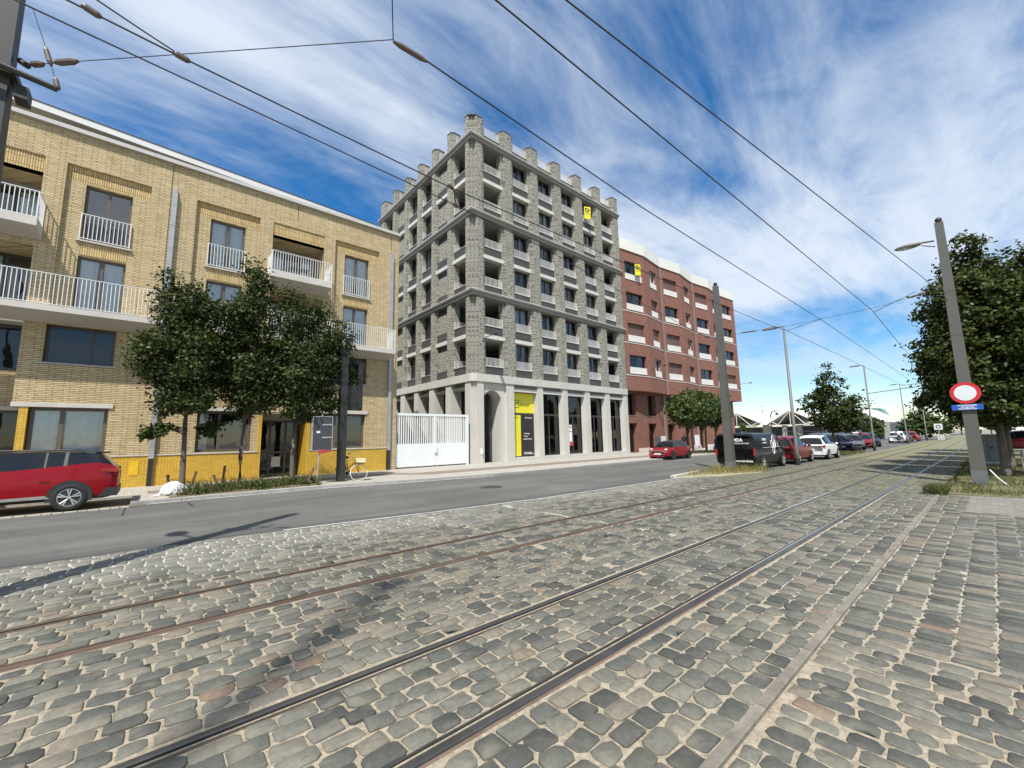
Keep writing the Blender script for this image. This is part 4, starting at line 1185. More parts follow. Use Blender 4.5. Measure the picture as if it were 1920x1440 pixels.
def crown_points(blobs, n, rng, clump=.28, per=26, shell=.55):
    vol = np.array([b[1][0] * b[1][1] * b[1][2] for b in blobs]); vol = vol / vol.sum()
    nc = max(8, n // per)
    which = rng.choice(len(blobs), nc, p=vol)
    d = rng.normal(size=(nc, 3)); d /= np.linalg.norm(d, axis=1, keepdims=True)
    r = rng.uniform(0, 1, (nc, 1)) ** (1 / 3 * shell)
    c = np.array([blobs[i][0] for i in which]); rr_ = np.array([blobs[i][1] for i in which])
    cen = c + d * r * rr_
    outw = d * .7 + np.array([0, 0, .5]); outw /= np.linalg.norm(outw, axis=1, keepdims=True)
    k = rng.integers(0, nc, n)
    pts = cen[k] + rng.normal(size=(n, 3)) * clump * np.array([1, 1, .62])
    nr = outw[k] + rng.normal(size=(n, 3)) * .65
    nr /= np.linalg.norm(nr, axis=1, keepdims=True)
    return pts, nr, cen
def tree(name, label, base, h_trunk, r_trunk, blobs, n, size, m, seed, lean=(0, 0), group=None, clump=.26, shell=.55, per=26, long=1.5, tufts=0, tr=(.25, .45)):
    rng = np.random.default_rng(seed); rt = random.Random(seed)
    blobs = list(blobs); main = list(blobs)
    for _ in range(tufts):
        c_, r_ = rt.choice(main)
        th, ph = rt.uniform(0, 2 * math.pi), rt.uniform(-.5, 1.5)
        d_ = (math.cos(th) * math.cos(ph), math.sin(th) * math.cos(ph), math.sin(ph))
        s_ = rt.uniform(*tr)
        blobs.append(((c_[0] + d_[0] * r_[0] * 1.02, c_[1] + d_[1] * r_[1] * 1.02, c_[2] + d_[2] * r_[2] * 1.05), (s_, s_, s_ * rt.uniform(.8, 1.7))))
    o = thing(name, label, 'tree', base, 0, group)
    B = [((base[0] + b[0][0], base[1] + b[0][1], base[2] + b[0][2]), b[1]) for b in blobs]
    pts, nr, cen = crown_points(B, n, rng, clump, per, shell)
    t = MB()
    top = Vector((base[0] + lean[0], base[1] + lean[1], base[2] + h_trunk))
    mid = Vector((base[0] + lean[0] * .35 + rt.uniform(-.04, .04), base[1] + lean[1] * .4, base[2] + h_trunk * .5))
    t.tube([(base[0], base[1], base[2] - .15), (base[0], base[1], base[2] + .12), mid, top], r_trunk, 9, 0, [r_trunk * 1.5, r_trunk * 1.12, r_trunk * .9, r_trunk * .75])
    zt = max(b[0][2] + b[1][2] * .6 for b in B)
    lead = [top]
    for q in range(1, 5):
        lead.append(Vector((top.x + rt.uniform(-.12, .12) * q * .5, top.y + rt.uniform(-.12, .12) * q * .5, top.z + (zt - top.z) * q / 4)))
    t.tube(lead, r_trunk, 7, 0, [r_trunk * .75, r_trunk * .6, r_trunk * .42, r_trunk * .28, r_trunk * .1])
    pick = rng.choice(len(cen), min(len(cen), 46), replace=False)
    for i in pick:
        e = Vector(cen[i]); f = min(.9, max(.02, (e.z - top.z) / max(.1, zt - top.z) - rt.uniform(.1, .35)))
        s = lead[0].lerp(lead[-1], max(0, f)); mm = s.lerp(e, .5) + Vector((rt.uniform(-.1, .1), rt.uniform(-.1, .1), rt.uniform(-.05, .15)))
        r0 = r_trunk * rt.uniform(.2, .38)
        t.tube([s, mm, e], r0, 5, 0, [r0, r0 * .6, r0 * .2])
    t.build('trunk', m_bark, o, smooth=True)
    put('crown', leaves_mesh('crown', pts, nr, size, m, rng, long), o)
    return o
# three maples on the strip before the yellow building
g3 = 'street trees before the yellow building'
tree('maple_tree', 'round dark maple on the weedy strip, leftmost before the yellow building', (0.86, 18.1, 0), 2.5, .085,
     [((-.1, .0, 4.3), (1.05, 1.1, 1.5)), ((-.95, .0, 4.6), (.65, .8, .85)), ((-.75, 0, 6.1), (.42, .5, 1.0)), ((.3, 0, 5.7), (.6, .7, 1.2)), ((-.05, 0, 3.2), (.85, .9, .45)), ((-.2, 0, 6.0), (.45, .5, .8))], 20000, .078, m_leaf, 1, (-.05, .1), g3, clump=.16, tufts=26)
tree('maple_tree', 'tallest slim maple on the weedy strip, middle one before the yellow building', (2.52, 18.2, 0), 2.3, .08,
     [((0.0, 0, 4.4), (.85, 1.0, 1.7)), ((.12, 0, 7.2), (.26, .35, 1.15)), ((-.3, 0, 6.0), (.48, .6, .9)), ((.45, 0, 3.5), (.75, .9, .8)), ((.0, 0, 6.4), (.42, .5, .8))], 18000, .078, m_leaf, 2, (.03, 0), g3, clump=.16, tufts=24)
tree('maple_tree', 'broad dark maple beside the dark post, rightmost before the yellow building', (4.22, 18.1, 0), 2.1, .09,
     [((.2, 0, 4.6), (1.15, 1.2, 1.5)), ((-.2, 0, 6.5), (.45, .6, .95)), ((1.25, 0, 5.2), (.7, .8, .8)), ((.5, 0, 3.1), (1.05, 1.0, .6)), ((2.0, 0, 4.35), (.5, .5, .4)), ((-.8, 0, 5.4), (.5, .7, 1.1)), ((.75, 0, 6.2), (.4, .6, .8)), ((1.5, 0, 5.9), (.35, .5, .6))], 23500, .078, m_leaf, 3, (.05, .1), g3, clump=.16, tufts=28)
rngb = np.random.default_rng(21)
pb, nb_, _ = crown_points([((0.25, 18.0, 2.15), (.5, .3, .14)), ((-.2, 18.0, 1.98), (.22, .2, .1)), ((1.5, 18.0, 2.15), (.25, .2, .25))], 420, rngb, .12, 12)
t1 = [o for o in bpy.data.objects if o.name == 'maple_tree'][0]
put('low_leaves', leaves_mesh('low_leaves', pb, nb_, .13, m_leaf, rngb), t1)
lb = MB(); lb.tube([(.88, 18.1, 1.95), (.3, 18.02, 2.2), (-.25, 18.0, 2.0)], .02, 5, 0, [.025, .015, .006]); lb.build('low_branch', m_bark, t1)
# two by the red building
g2 = 'street trees before the red building'
tree('street_tree', 'green round tree before the red building, beside the small red car', (36.0, 17.4, 0), 2.3, .1, [((0.2, 0, 3.9), (2.3, 1.6, 1.5)), ((-1.2, 0, 3.6), (1.3, 1.2, 1.1)), ((1.1, 0, 4.2), (1.5, 1.2, 1.2))], 6000, .2, m_leaf3, 6, (0, 0), g2, clump=.3)
tree('street_tree', 'forked thin tree before the red building, beside the lighting column', (38.6, 17.4, 0), 2.3, .09, [((1.2, 0, 3.9), (1.6, 1.4, 1.2)), ((.4, 0, 4.9), (.8, .9, .7)), ((2.0, 0, 3.3), (1.1, 1.0, .8))], 4200, .2, m_leaf3, 7, (.1, 0), g2, clump=.3)
# mid tree in the parking lane
tree('street_tree', 'loose spreading dark tree among the parked cars in the middle lane', (40.6, 8.2, 0), 1.4, .1,
     [((0, -.1, 3.4), (1.6, 1.7, 1.6)), ((0, .9, 3.9), (1.0, 1.0, 1.1)), ((0, -1.2, 3.1), (1.1, 1.2, 1.0)), ((0, -.1, 5.5), (.8, .9, .9)), ((.3, -.3, 2.3), (1.5, 1.6, .7))], 6500, .14, m_leaf, 8, (0, .1), clump=.2, shell=.6, per=22, tufts=26, tr=(.3, .55))
tree('street_tree', 'small leaning second stem among the parked cars in the middle lane', (41.8, 8.1, 0), 1.3, .06, [((-.3, 0, 2.6), (.8, .9, .8))], 900, .17, m_leaf, 18, (-.2, .1))
# clipped hornbeams on the right
gh = 'clipped trees on the right verge'
hb = [(22.6, -.15), (27.6, -.35), (33.4, -.4), (39.6, -.4), (46.5, -.3)]
lab = ['tall dense clipped tree right behind the post with the round red sign', 'dense clipped tree, second in the row on the right verge', 'dense clipped tree, third in the row on the right verge', 'dense clipped tree, fourth in the row on the right verge', 'dense clipped tree, last in the row on the right verge']
for k, (x, y) in enumerate(hb):
    tree('clipped_tree', lab[k], (x, y, 0), 2.2, .13,
         [((0, .35, 4.4), (1.9, 1.6, 1.9)), ((0, .1, 6.2), (1.6, 1.35, 1.4)), ((.1, .1, 7.5), (.8, .7, .9)), ((-.3, -1.2, 4.8), (1.7, 1.2, 2.1)), ((-.2, -1.2, 7.1), (.8, .7, .9)), ((0, .3, 3.0), (1.7, 1.5, .9)), ((0, .1, 2.3), (1.3, 1.15, .5))],
         52000 if k == 0 else 20000, .092 if k == 0 else .14, m_leaf2, 30 + k, (0, 0), gh, clump=.15 if k == 0 else .22, shell=.8, per=34, long=1.6, tufts=16)
# far trees
def fartree(label, x, y, h, w_, n, seed, cone=False, m=None):
    bl = [((0, 0, h * .55), (w_, w_, h * .38))] if not cone else [((0, 0, h * .3), (w_, w_, h * .24)), ((0, 0, h * .55), (w_ * .65, w_ * .65, h * .22)), ((0, 0, h * .8), (w_ * .3, w_ * .3, h * .22))]
    bl += [((w_ * .4, w_ * .5, h * .5), (w_ * .6, w_ * .5, h * .25)), ((-w_ * .4, -w_ * .5, h * .45), (w_ * .6, w_ * .5, h * .25))]
    return tree('far_tree', label, (x, y, 0), h * .25, h * .012 + .05, bl, n, max(.25, h * .045), m or m_leaf3, seed, clump=h * .05, shell=.8, group='far trees')
fartree('small light green tree behind the lamp post, left of the glass roof building', 76, 10.9, 4.2, 1.1, 1500, 41)
fartree('tall pointed green tree standing beyond the parked cars in the distance', 104, 7.9, 6.9, 2.2, 2600, 42, True)
fartree('low bushy tree left of the tall pointed tree in the distance', 108, 10.6, 4.2, 1.6, 1500, 43)
fartree('low bushy tree right of the tall pointed tree in the distance', 106, 5.9, 4.3, 1.5, 1500, 44)
for k, (x, y, h) in enumerate(((190, 6.5, 9), (205, 3.5, 10), (225, .5, 11), (250, -3, 12))):
    fartree(['pale willow at the end of the street', 'second pale willow at the end of the street', 'third pale willow at the end of the street', 'last pale willow at the end of the street'][k], x, y, h, 3, 900, 50 + k)
fartree('pale young tree behind the black van, before the white roofed hall', 100, 36.5, 5.0, 1.0, 600, 48)
# ---- grass and weeds
def blades(name, label, pts, hmin, hmax, wd, m, seed, parent=None, cat='grass', dry=.35):
    rng = np.random.default_rng(seed); n = len(pts)
    a = rng.uniform(0, 2 * math.pi, n); h = rng.uniform(hmin, hmax, n); ln = rng.normal(0, .45, (n, 2)) * h[:, None]
    v = np.empty((n, 5, 3)); dx = np.stack([np.cos(a), np.sin(a)], 1) * wd * .5
    v[:, 0, :2] = pts[:, :2] - dx; v[:, 1, :2] = pts[:, :2] + dx; v[:, 0, 2] = v[:, 1, 2] = pts[:, 2]
    mid = pts[:, :2] + ln * .35
    v[:, 2, :2] = mid - dx * .7; v[:, 3, :2] = mid + dx * .7; v[:, 2, 2] = v[:, 3, 2] = pts[:, 2] + h * .6
    v[:, 4, :2] = pts[:, :2] + ln; v[:, 4, 2] = pts[:, 2] + h
    me = bpy.data.meshes.new(name); F = []
    base = np.arange(n) * 5
    me.vertices.add(n * 5); me.vertices.foreach_set('co', v.reshape(-1))
    tri = np.stack([base, base + 1, base + 3, base, base + 3, base + 2, base + 2, base + 3, base + 4], 1).reshape(-1)
    me.loops.add(n * 9); me.loops.foreach_set('vertex_index', tri)
    me.polygons.add(n * 3); me.polygons.foreach_set('loop_start', np.arange(n * 3) * 3); me.polygons.foreach_set('loop_total', np.full(n * 3, 3))
    me.materials.append(m); me.update(calc_edges=True)
    at = me.attributes.new('tint', 'FLOAT', 'FACE'); at.data.foreach_set('value', np.repeat(np.clip(rng.normal(dry, .25, n), 0, 1), 3))
    return tag(put(name, me, parent), label, cat, kind='stuff')
def scatter(n, x0, x1, y0, y1, z, seed, keep=None):
    rng = np.random.default_rng(seed)
    k = rng.uniform((x0, y0), (x1, y1), (n, 2))
    if keep is not None: k = k[keep(k, rng)]
    return np.column_stack([k, np.full(len(k), z)])
clumpy = lambda k, rng: (np.sin(k[:, 0] * 3.1 + k[:, 1] * 1.7) + np.sin(k[:, 0] * 1.3 - k[:, 1] * 4.1) + rng.normal(0, .7, len(k))) > -.3
sb = MB(); sb.prism([(.5, 16.75), (5.0, 16.9), (5.1, 18.6), (.6, 18.8)], .0, .05); struct(sb.build('planting_strip', m_earth))
blades('weeds', 'unkempt weeds on the strip under the three maples', scatter(3000, .7, 5.0, 16.8, 18.7, .045, 3, clumpy), .08, .5, .020, m_weed, 4, cat='weeds', dry=.42)
rngw = np.random.default_rng(77)
pw, nw, _ = crown_points([((1.3 + .55 * k, 17.2 + .25 * (k % 3), .12 + .05 * (k % 2)), (.3, .4, .12)) for k in range(7)], 1500, rngw, .09, 14)
pw[:, 2] = np.abs(pw[:, 2] - .04) + .05
tag(put('weeds', leaves_mesh('weeds', pw, nw, .07, m_leaf3, rngw)), 'broad leaved green weeds between the maple trunks', 'weeds', kind='stuff')
il = MB(); il.prism([(15.5, 8.25), (17.0, 8.35), (20.4, 8.75), (20.9, 8.6), (20.9, 6.95), (19.6, 6.6), (18.5, 6.95), (17.3, 7.15), (16.4, 7.75), (15.8, 7.85)], -.05, .006)
struct(il.build('island', mat('island_earth', (0.34, 0.29, 0.19), .9, .25, 3, .5, 30)))
ik = MB()
ip = [(15.45, 8.2), (15.5, 8.35), (17.0, 8.47), (18.3, 8.62)]
for k in range(3):
    a, c = Vector((*ip[k], 0)), Vector((*ip[k + 1], 0)); d = (c - a).normalized() * .01; nn = Vector((-d.y, d.x, 0)).normalized() * .13
    ik.prism([(a.x, a.y), (c.x - d.x, c.y - d.y), (c.x + nn.x, c.y + nn.y), (a.x + nn.x, a.y + nn.y)], -.06, .075)
struct(ik.build('island_kerb', mat('pale_kerb', (.5, .47, .38), .8, .15, 3)))
inisl = lambda k, rng: (k[:, 1] > 8.3 - (k[:, 0] - 15.7) * .42 + rng.normal(0, .1, len(k))) & (k[:, 1] > 6.5) & (k[:, 1] < 8.3 + (k[:, 0] - 15.6) * .08) & ((rng.random(len(k)) < .35 + .2 * (k[:, 0] - 16)))
blades('grass', 'dry yellow grass tufts on the island round the tram mast', scatter(3600, 16.2, 20.9, 6.6, 8.75, .0, 5, inisl), .05, .42, .012, m_grass, 6, dry=.7)
vg = MB(); vg.poly(((15.7, 1.02, -.004), (16.3, -4, -.004), (60, -4, -.004), (60, .95, -.004))); struct(vg.build('verge', mat('verge_earth', (0.13, 0.12, 0.055), .95, .3, 2, .5, 20)))
blades('grass', 'green grass on the verge under the clipped trees', scatter(15000, 16.0, 34, -1.5, 1.15, -.004, 8, clumpy), .04, .16, .012, m_grass, 9, dry=.15)
blades('grass', 'low green grass under the parked cars and the middle trees', scatter(3500, 36.6, 42.6, 6.8, 8.3, -.004, 10, clumpy), .05, .25, .03, m_grass, 11, dry=.25)
blades('weeds', 'weeds at the end of the pale kerb strip', scatter(700, 15.3, 16.3, .95, 1.35, 0, 12), .08, .3, .02, m_weed, 13, cat='weeds', dry=.3)
blades('weeds', 'weeds round the trees before the red building', scatter(900, 35, 39.5, 16, 17.8, .02, 14, clumpy), .08, .3, .03, m_weed, 15, cat='weeds', dry=.3)
# ------------------------------------------------------------------ masts, lamps, wires, signs
m_mast = mat('grey_mast_paint', (0.088, 0.087, 0.075), .55, .1, 1.5)
m_mastd = mat('shaded_mast_dark_metal', (0.026, 0.026, 0.025), .5, .1, 1.5)  # left mast's shadow side put into the colour; also serves plain dark metal
m_wire = mat('cable', (0.008, 0.008, 0.01), .7)
m_ins = mat('insulator', (0.10, 0.075, 0.06), .5)
m_lamp = mat('lamp_shell', (0.20, 0.20, 0.19), .5)
m_lens = mat('lamp_lens', (0.55, 0.55, 0.52), .3)
def h_mast(x, y, h, w_, label, m, lamp=False, cat='mast', name='tram_mast'):
    o = thing(name, label, cat, (x, y, 0), 0, 'tram wire masts')
    b = MB(); s = w_ / 2
    # box column with shallow grooves between two channels
    tp = s * .62
    i0 = [(x - s, y - s), (x + s, y - s), (x + s, y + s), (x - s, y + s)]; i1 = [(x - tp, y - tp), (x + tp, y - tp), (x + tp, y + tp), (x - tp, y + tp)]
    for q in range(4):
        r_ = (q + 1) % 4
        b.poly(((*i0[q], -.05), (*i0[r_], -.05), (*i1[r_], h), (*i1[q], h)))
    b.poly([(*p_, h) for p_ in i1])
    for zq in (h * .28, h * .55, h * .72):
        e_ = s + (tp - s) * zq / h + .006
        b.box(x - e_, x + e_, y - e_, y + e_, zq, zq + .05)
    b.build('column', m, o)
    c = MB(); c.ball((x, y, h + .1), .09, 10); c.bar((x, y, h), (x, y, h + .06), .03); c.build('ball_finial', m_mastd, o, smooth=True)
    f = MB(); f.box(x - s - .004, x + s + .004, y - s - .004, y + s + .004, 0.0, .42); f.build('foot', mat('foot_paint', (0.12, 0.123, 0.13), .6), o)
    if lamp:
        a = MB(); a.bar((x, y + s, h - .55), (x, y + s + .35, h - .5), .03); a.bar((x, y + s, h - .75), (x, y + s + .3, h - .6), .02); a.build('lamp_arm', m, o)
        l = MB(); l.ball((x, y + s + .62, h - .52), .34, 12, 0, (.5, 1.05, .26)); lo = l.build('lamp_head', m_lamp, o, smooth=True)
        ll = MB(); ll.ball((x, y + s + .66, h - .56), .26, 12, 0, (.5, 1.0, .2)); ll.build('lamp_lens', m_lens, lo, smooth=True)
    return o
mr_ = h_mast(18.95, .42, 8.35, .33, 'square grey tram mast carrying the round red and white sign', m_mast, True)
mm_ = h_mast(19.75, 7.88, 8.62, .34, 'square grey tram mast on the grassy island beside the black van', m_mast)
ml_ = h_mast(-1.72, 7.3, 8.5, .33, 'dark square tram mast at the left edge of the picture', m_mastd)
la_ = MB(); la_.bar((-1.76, 7.46, 4.8), (-1.98, 7.85, 4.98), .03); la_.build('lamp_arm', m_mastd, ml_)
la_ = MB(); la_.ball((-2.07, 8.1, 5.0), .3, 12, 0, (.6, 1.0, .26)); la_.build('lamp_head', m_lamp, ml_, smooth=True)
cv = MB(); cv.tube([(18.84, .2, .45), (18.8, .05, .2), (18.82, -.12, 0)], .018, 6); cv.build('cable_guard', m_whitemetal, mr_)
# brackets and span wire fittings on the left mast
br_ = MB(); br_.box(-1.9, -1.54, 7.12, 7.48, 6.04, 6.12); br_.bar((-1.85, 7.05, 6.07), (-1.19, 7.05, 6.0), .035); br_.box(-1.555, -1.44, 7.2, 7.4, 5.82, 5.98); br_.bar((-1.55, 7.3, 6.35), (-1.48, 7.2, 6.26), .04)
br_.build('bracket', m_mastd, ml_)
# lamp posts along the parking lane
def lamp_post(x, y, h, label, base=.2):
    o = thing('lamp_post', label, 'lamp post', (x, y, 0), 0, 'lamp posts along the parking lane')
    p = MB(); p.tube([(x, y, 0), (x, y, base * 4), (x, y, base * 4 + .05), (x, y, h)], .08, 10, 0, [.095, .095, .08, .05]); p.build('column', mat('lamp_column', (0.13, 0.13, 0.12), .5, .08, 1), o, smooth=True)
    a = MB(); a.bar((x, y, h - .04), (x, y + .35, h + .02), .03); a.build('lamp_arm', MATS['lamp_column'], o)
    hd = MB(); hd.prism([(y + .3, h + .0), (y + .35, h + .07), (y + .95, h + .02), (y + 1.0, h - .04), (y + .4, h - .06)], x - .13, x + .13, 'x'); hd.build('lamp_head', m_lamp, o)
    f = MB(); f.tube([(x, y, 0), (x, y, .32)], .11, 10); f.build('foot', m_black, o)
lamp_post(25.1, 6.72, 7.3, 'tall grey lamp post between the black van and the red hatchback')
lamp_post(46.4, 6.75, 7.35, 'grey lamp post beside the parked dark cars, second along the lane')
lamp_post(71.5, 7.15, 7.5, 'grey lamp post with cross arm before the parked white car, third along the lane')
lamp_post(93, 7.0, 7.3, 'grey lamp post before the tall pointed tree, fourth along the lane')
ca = MB(); ca.bar((71.5, 10.4, 6.6), (71.5, 1.5, 7.4), .05); ca.bar((71.5, 7.2, 7.4), (71.5, 2.5, 7.3), .03)
tag(ca.build('cross_arm', m_mast), 'thin horizontal tram wire arm across the tracks in the distance', 'wire arm')
# ---- overhead wires
def cable(label, pts, r=.011, fit=()):
    r *= .78
    o = thing('overhead_wire', label, 'wire', pts[0], 0, 'overhead tram wires')
    b = MB(); b.tube(pts, r, 5); b.build('cable', m_wire, o)
    for (p, q, rr_) in fit:
        f = MB(); f.tube([p, Vector(p).lerp(Vector(q), .2), Vector(p).lerp(Vector(q), .8), q], rr_, 7, 0, [rr_ * .5, rr_, rr_, rr_ * .5]); f.build('insulator', m_ins, o)
    return o
cable('overhead wire of the near track, second from the right in the sky', [(-6, 3.0, 5.5), (2.03, 2.46, 5.5), (17.23, 2.12, 5.5), (26, 2.35, 5.5), (48, 2.5, 5.5), (110, 3.2, 5.5)])
cable('overhead wire running to the mast with the red sign, rightmost in the sky', [(-2.5, 2.75, 5.75), (2.5, 2.06, 5.5), (5.95, 1.8, 5.7), (15.2, .78, 5.68), (18.9, .5, 5.75)], .010)
cable('overhead wire with a long insulator starting at the span wire fork', [(1.52, 3.4, 5.5), (1.86, 3.38, 5.5), (5.98, 3.49, 5.5), (17.25, 3.47, 5.5), (36, 3.69, 5.5), (60, 4.1, 5.5), (110, 5.4, 5.5)], .011, (((1.50, 3.4, 5.5), (1.86, 3.385, 5.5), .026),))
cable('overhead wire of the far track crossing the grey and red buildings', [(-6, 4.6, 5.5), (-.84, 4.85, 5.5), (-.05, 4.91, 5.5), (3.21, 5.06, 5.5), (7.74, 5.0, 5.5), (11.5, 4.96, 5.5), (16.57, 4.84, 5.5), (18, 4.71, 5.5), (29.2, 4.66, 5.5), (69, 4.63, 5.5), (110, 6, 5.5)], .011, (((-.12, 4.905, 5.51), (.02, 4.915, 5.5), .03), ((-.75, 4.86, 5.53), (-.62, 4.87, 5.5), .03)))
cable('overhead wire from the left mast down across the grey building to the island mast', [(-4, 5.0, 5.6), (-1.08, 5.14, 5.5), (1.37, 5.28, 5.5), (3.55, 5.42, 5.5), (5.8, 5.61, 5.5), (9.32, 6.16, 5.5), (15.6, 6.99, 5.5), (19.65, 7.75, 5.95)], .010, (((16.6, 7.2, 5.58), (17.4, 7.37, 5.66), .03),))
cable('short upper wire meeting the far track wire near the top left corner', [(-.7, 4.74, 5.56), (-.35, 4.83, 5.53), (-.05, 4.905, 5.51)], .009)
cable('hooked jumper wire linking two overhead wires before the grey building', [(3.21, 5.06, 5.5), (3.3, 5.2, 5.66), (3.45, 5.32, 5.64), (3.53, 5.42, 5.5)], .014, (((3.15, 5.05, 5.52), (3.28, 5.09, 5.52), .03), ((3.47, 5.41, 5.5), (3.6, 5.43, 5.5), .03)))
# span wires
cable('span wire from the left mast to the fork in the sky', [(-1.49, 7.2, 6.26), (1.50, 3.4, 5.52)], .006, (((-1.44, 7.14, 6.25), (-1.31, 6.97, 6.215), .035), ((-1.2, 6.83, 6.19), (-.98, 6.55, 6.135), .035)))
cable('span wire leaving the fork upward over the camera', [(1.50, 3.4, 5.52), (1.0, 2.4, 5.7), (-3.2, .5, 7.2)], .007)
cable('tie wire on the left mast bracket', [(-1.49, 7.15, 7.0), (-1.33, 7.1, 6.5), (-1.19, 7.05, 6.03)], .006, (((-1.34, 7.1, 6.53), (-1.27, 7.08, 6.3), .028), ((-1.22, 7.06, 6.15), (-1.18, 7.05, 6.0), .028)))
cable('span wire between the island mast and the mast with the red sign', [(19.65, 7.72, 6.15), (19.3, 4.7, 5.98), (19.1, 2.2, 6.0), (18.95, .55, 6.2)], .008, (((19.55, 6.9, 6.1), (19.48, 6.2, 6.06), .03), ((19.05, 1.4, 6.1), (19.0, .95, 6.15), .035)))
cable('steady arm of the far track wire', [(19.5, 3.9, 6.05), (18.0, 4.71, 5.5)], .012, ()) 
cable('steady arm of the near track wire', [(19.0, 1.2, 6.25), (17.6, 2.12, 5.52)], .012, ())
# ---- round sign and plate on the right mast
S = thing('round_sign', 'round white sign with a red rim over a blue plate, on the right mast', 'sign', (18.75, .44, 2.75), 0)
m_sred = mat('sign_rim_red', (0.50, 0.02, 0.03), .4, .04)
m_swht = mat('sign_white', (0.62, 0.64, 0.65), .4, .04)
m_sblue = mat('sign_blue', (0.015, 0.085, 0.40), .4, .04)
d = MB(); d.lathe([(0.0001, 0), (.325, 0), (.33, .01), (.325, .02), (.0001, .02)], (18.735, .44, 2.755), 'x', 40); d.build('rim', m_sred, S, smooth=False)
d = MB(); d.lathe([(0.0001, -.004), (.235, -.004), (.235, .0)], (18.732, .44, 2.755), 'x', 40); d.build('disc', m_swht, S)
d = MB(); yy0, yy1, z0, z1, r = .11, .77, 2.235, 2.405, .03
pl = []
for cx_, cz_, a0 in ((yy1 - r, z1 - r, 0), (yy0 + r, z1 - r, 90), (yy0 + r, z0 + r, 180), (yy1 - r, z0 + r, 270)):
    for q in range(5):
        t = rad(a0 + q * 22.5); pl.append((cx_ + r * math.cos(t), cz_ + r * math.sin(t)))
d.prism(pl, 18.735, 18.75, 'x'); d.build('plate', m_sblue, S)
for k, tx in enumerate(('UITGEZONDERD', 'DE LIJN EN', 'HULPDIENSTEN')):
    lettering(tx, .055, m_wht, S, (18.731, .44, 2.372 - k * .052), rot=(math.pi / 2, 0, -math.pi / 2), bold=.0012)
cl = MB(); cl.box(18.75, 18.785, .2, .68, 2.86, 2.9); cl.box(18.75, 18.785, .2, .68, 2.3, 2.34); cl.build('clamp', m_zinc, S)
# ---- back of a board on a thin post, left pavement
Bk = thing('road_board', 'back of a tall road board on a thin post before the bay window', 'sign', (4.95, 17.15, 0))
p = MB(); p.bar((4.90, 17.25, 0.02), (5.02, 17.25, 2.75), .028, 8); p.build('post', mat('galvanised', (0.36, 0.35, 0.32), .5, .1, 3, metal=.4), Bk)
bd_ = Frame((5.02, 17.22), rad(-12))
b = MB(bd_); b.box(-.33, .36, -.01, .01, 1.30, 2.62); b.build('panel', mat('sign_back', (0.045, 0.046, 0.05), .45, .1, 2), Bk)
b = MB(bd_)
for (a, c, z0, z1) in ((-.34, .37, 2.61, 2.635), (-.34, .37, 1.285, 1.31), (.355, .38, 1.3, 2.62), (-.35, -.325, 1.3, 2.62), (.0, .36, 2.28, 2.33), (.0, .36, 1.78, 1.83)): b.box(a, c, -.03, -.011, z0, z1)
b.build('rim', m_zinc, Bk)
st = MB(bd_); st.box(-.2, -.07, -.014, -.0105, 1.98, 2.06); st.build('sticker', m_swht, Bk)
rw = MB(bd_); rw.prism([(-.12, 1.35), (.35, 1.32), (.35, 1.26), (.0, 1.17), (-.12, 1.2)], -.06, -.035, 'y'); rw.build('red_arrow_plate', mat('faded_red', (.33, .05, .04), .5), Bk)
# ---- dark post with a cabinet, behind the bicycle
Dp = thing('dark_post', 'thick dark post with a black box, beside the parked bicycle', 'post', (5.93, 17.6, 0))
p = MB(); p.box(5.79, 6.07, 17.52, 17.80, 0, 5.6); p.build('column', m_mastd, Dp)
p = MB(); p.box(5.84, 6.75, 17.68, 17.98, 2.95, 4.0); p.box(6.55, 6.75, 17.66, 17.99, 3.0, 5.0); p.build('box', m_black, Dp)
# tall floodlight mast beyond the frame: only its soft shadow falls on the setts
Fm = thing('floodlight_mast', 'tall floodlight mast behind the viewer, throwing the soft shadow on the setts', 'mast', (-9.4, -4.98, 0))
p = MB(); p.tube([(-9.4, -4.98, 0), (-9.4, -4.98, 23)], .22, 10, 0, [.16, .10]); p.build('column', m_mast, Fm)
p = MB()
for q in range(2): p.box(-9.62 + q * .24, -9.42 + q * .24, -5.1, -4.86, 22.7, 23.0)
p.build('lamp_head', m_lamp, Fm)
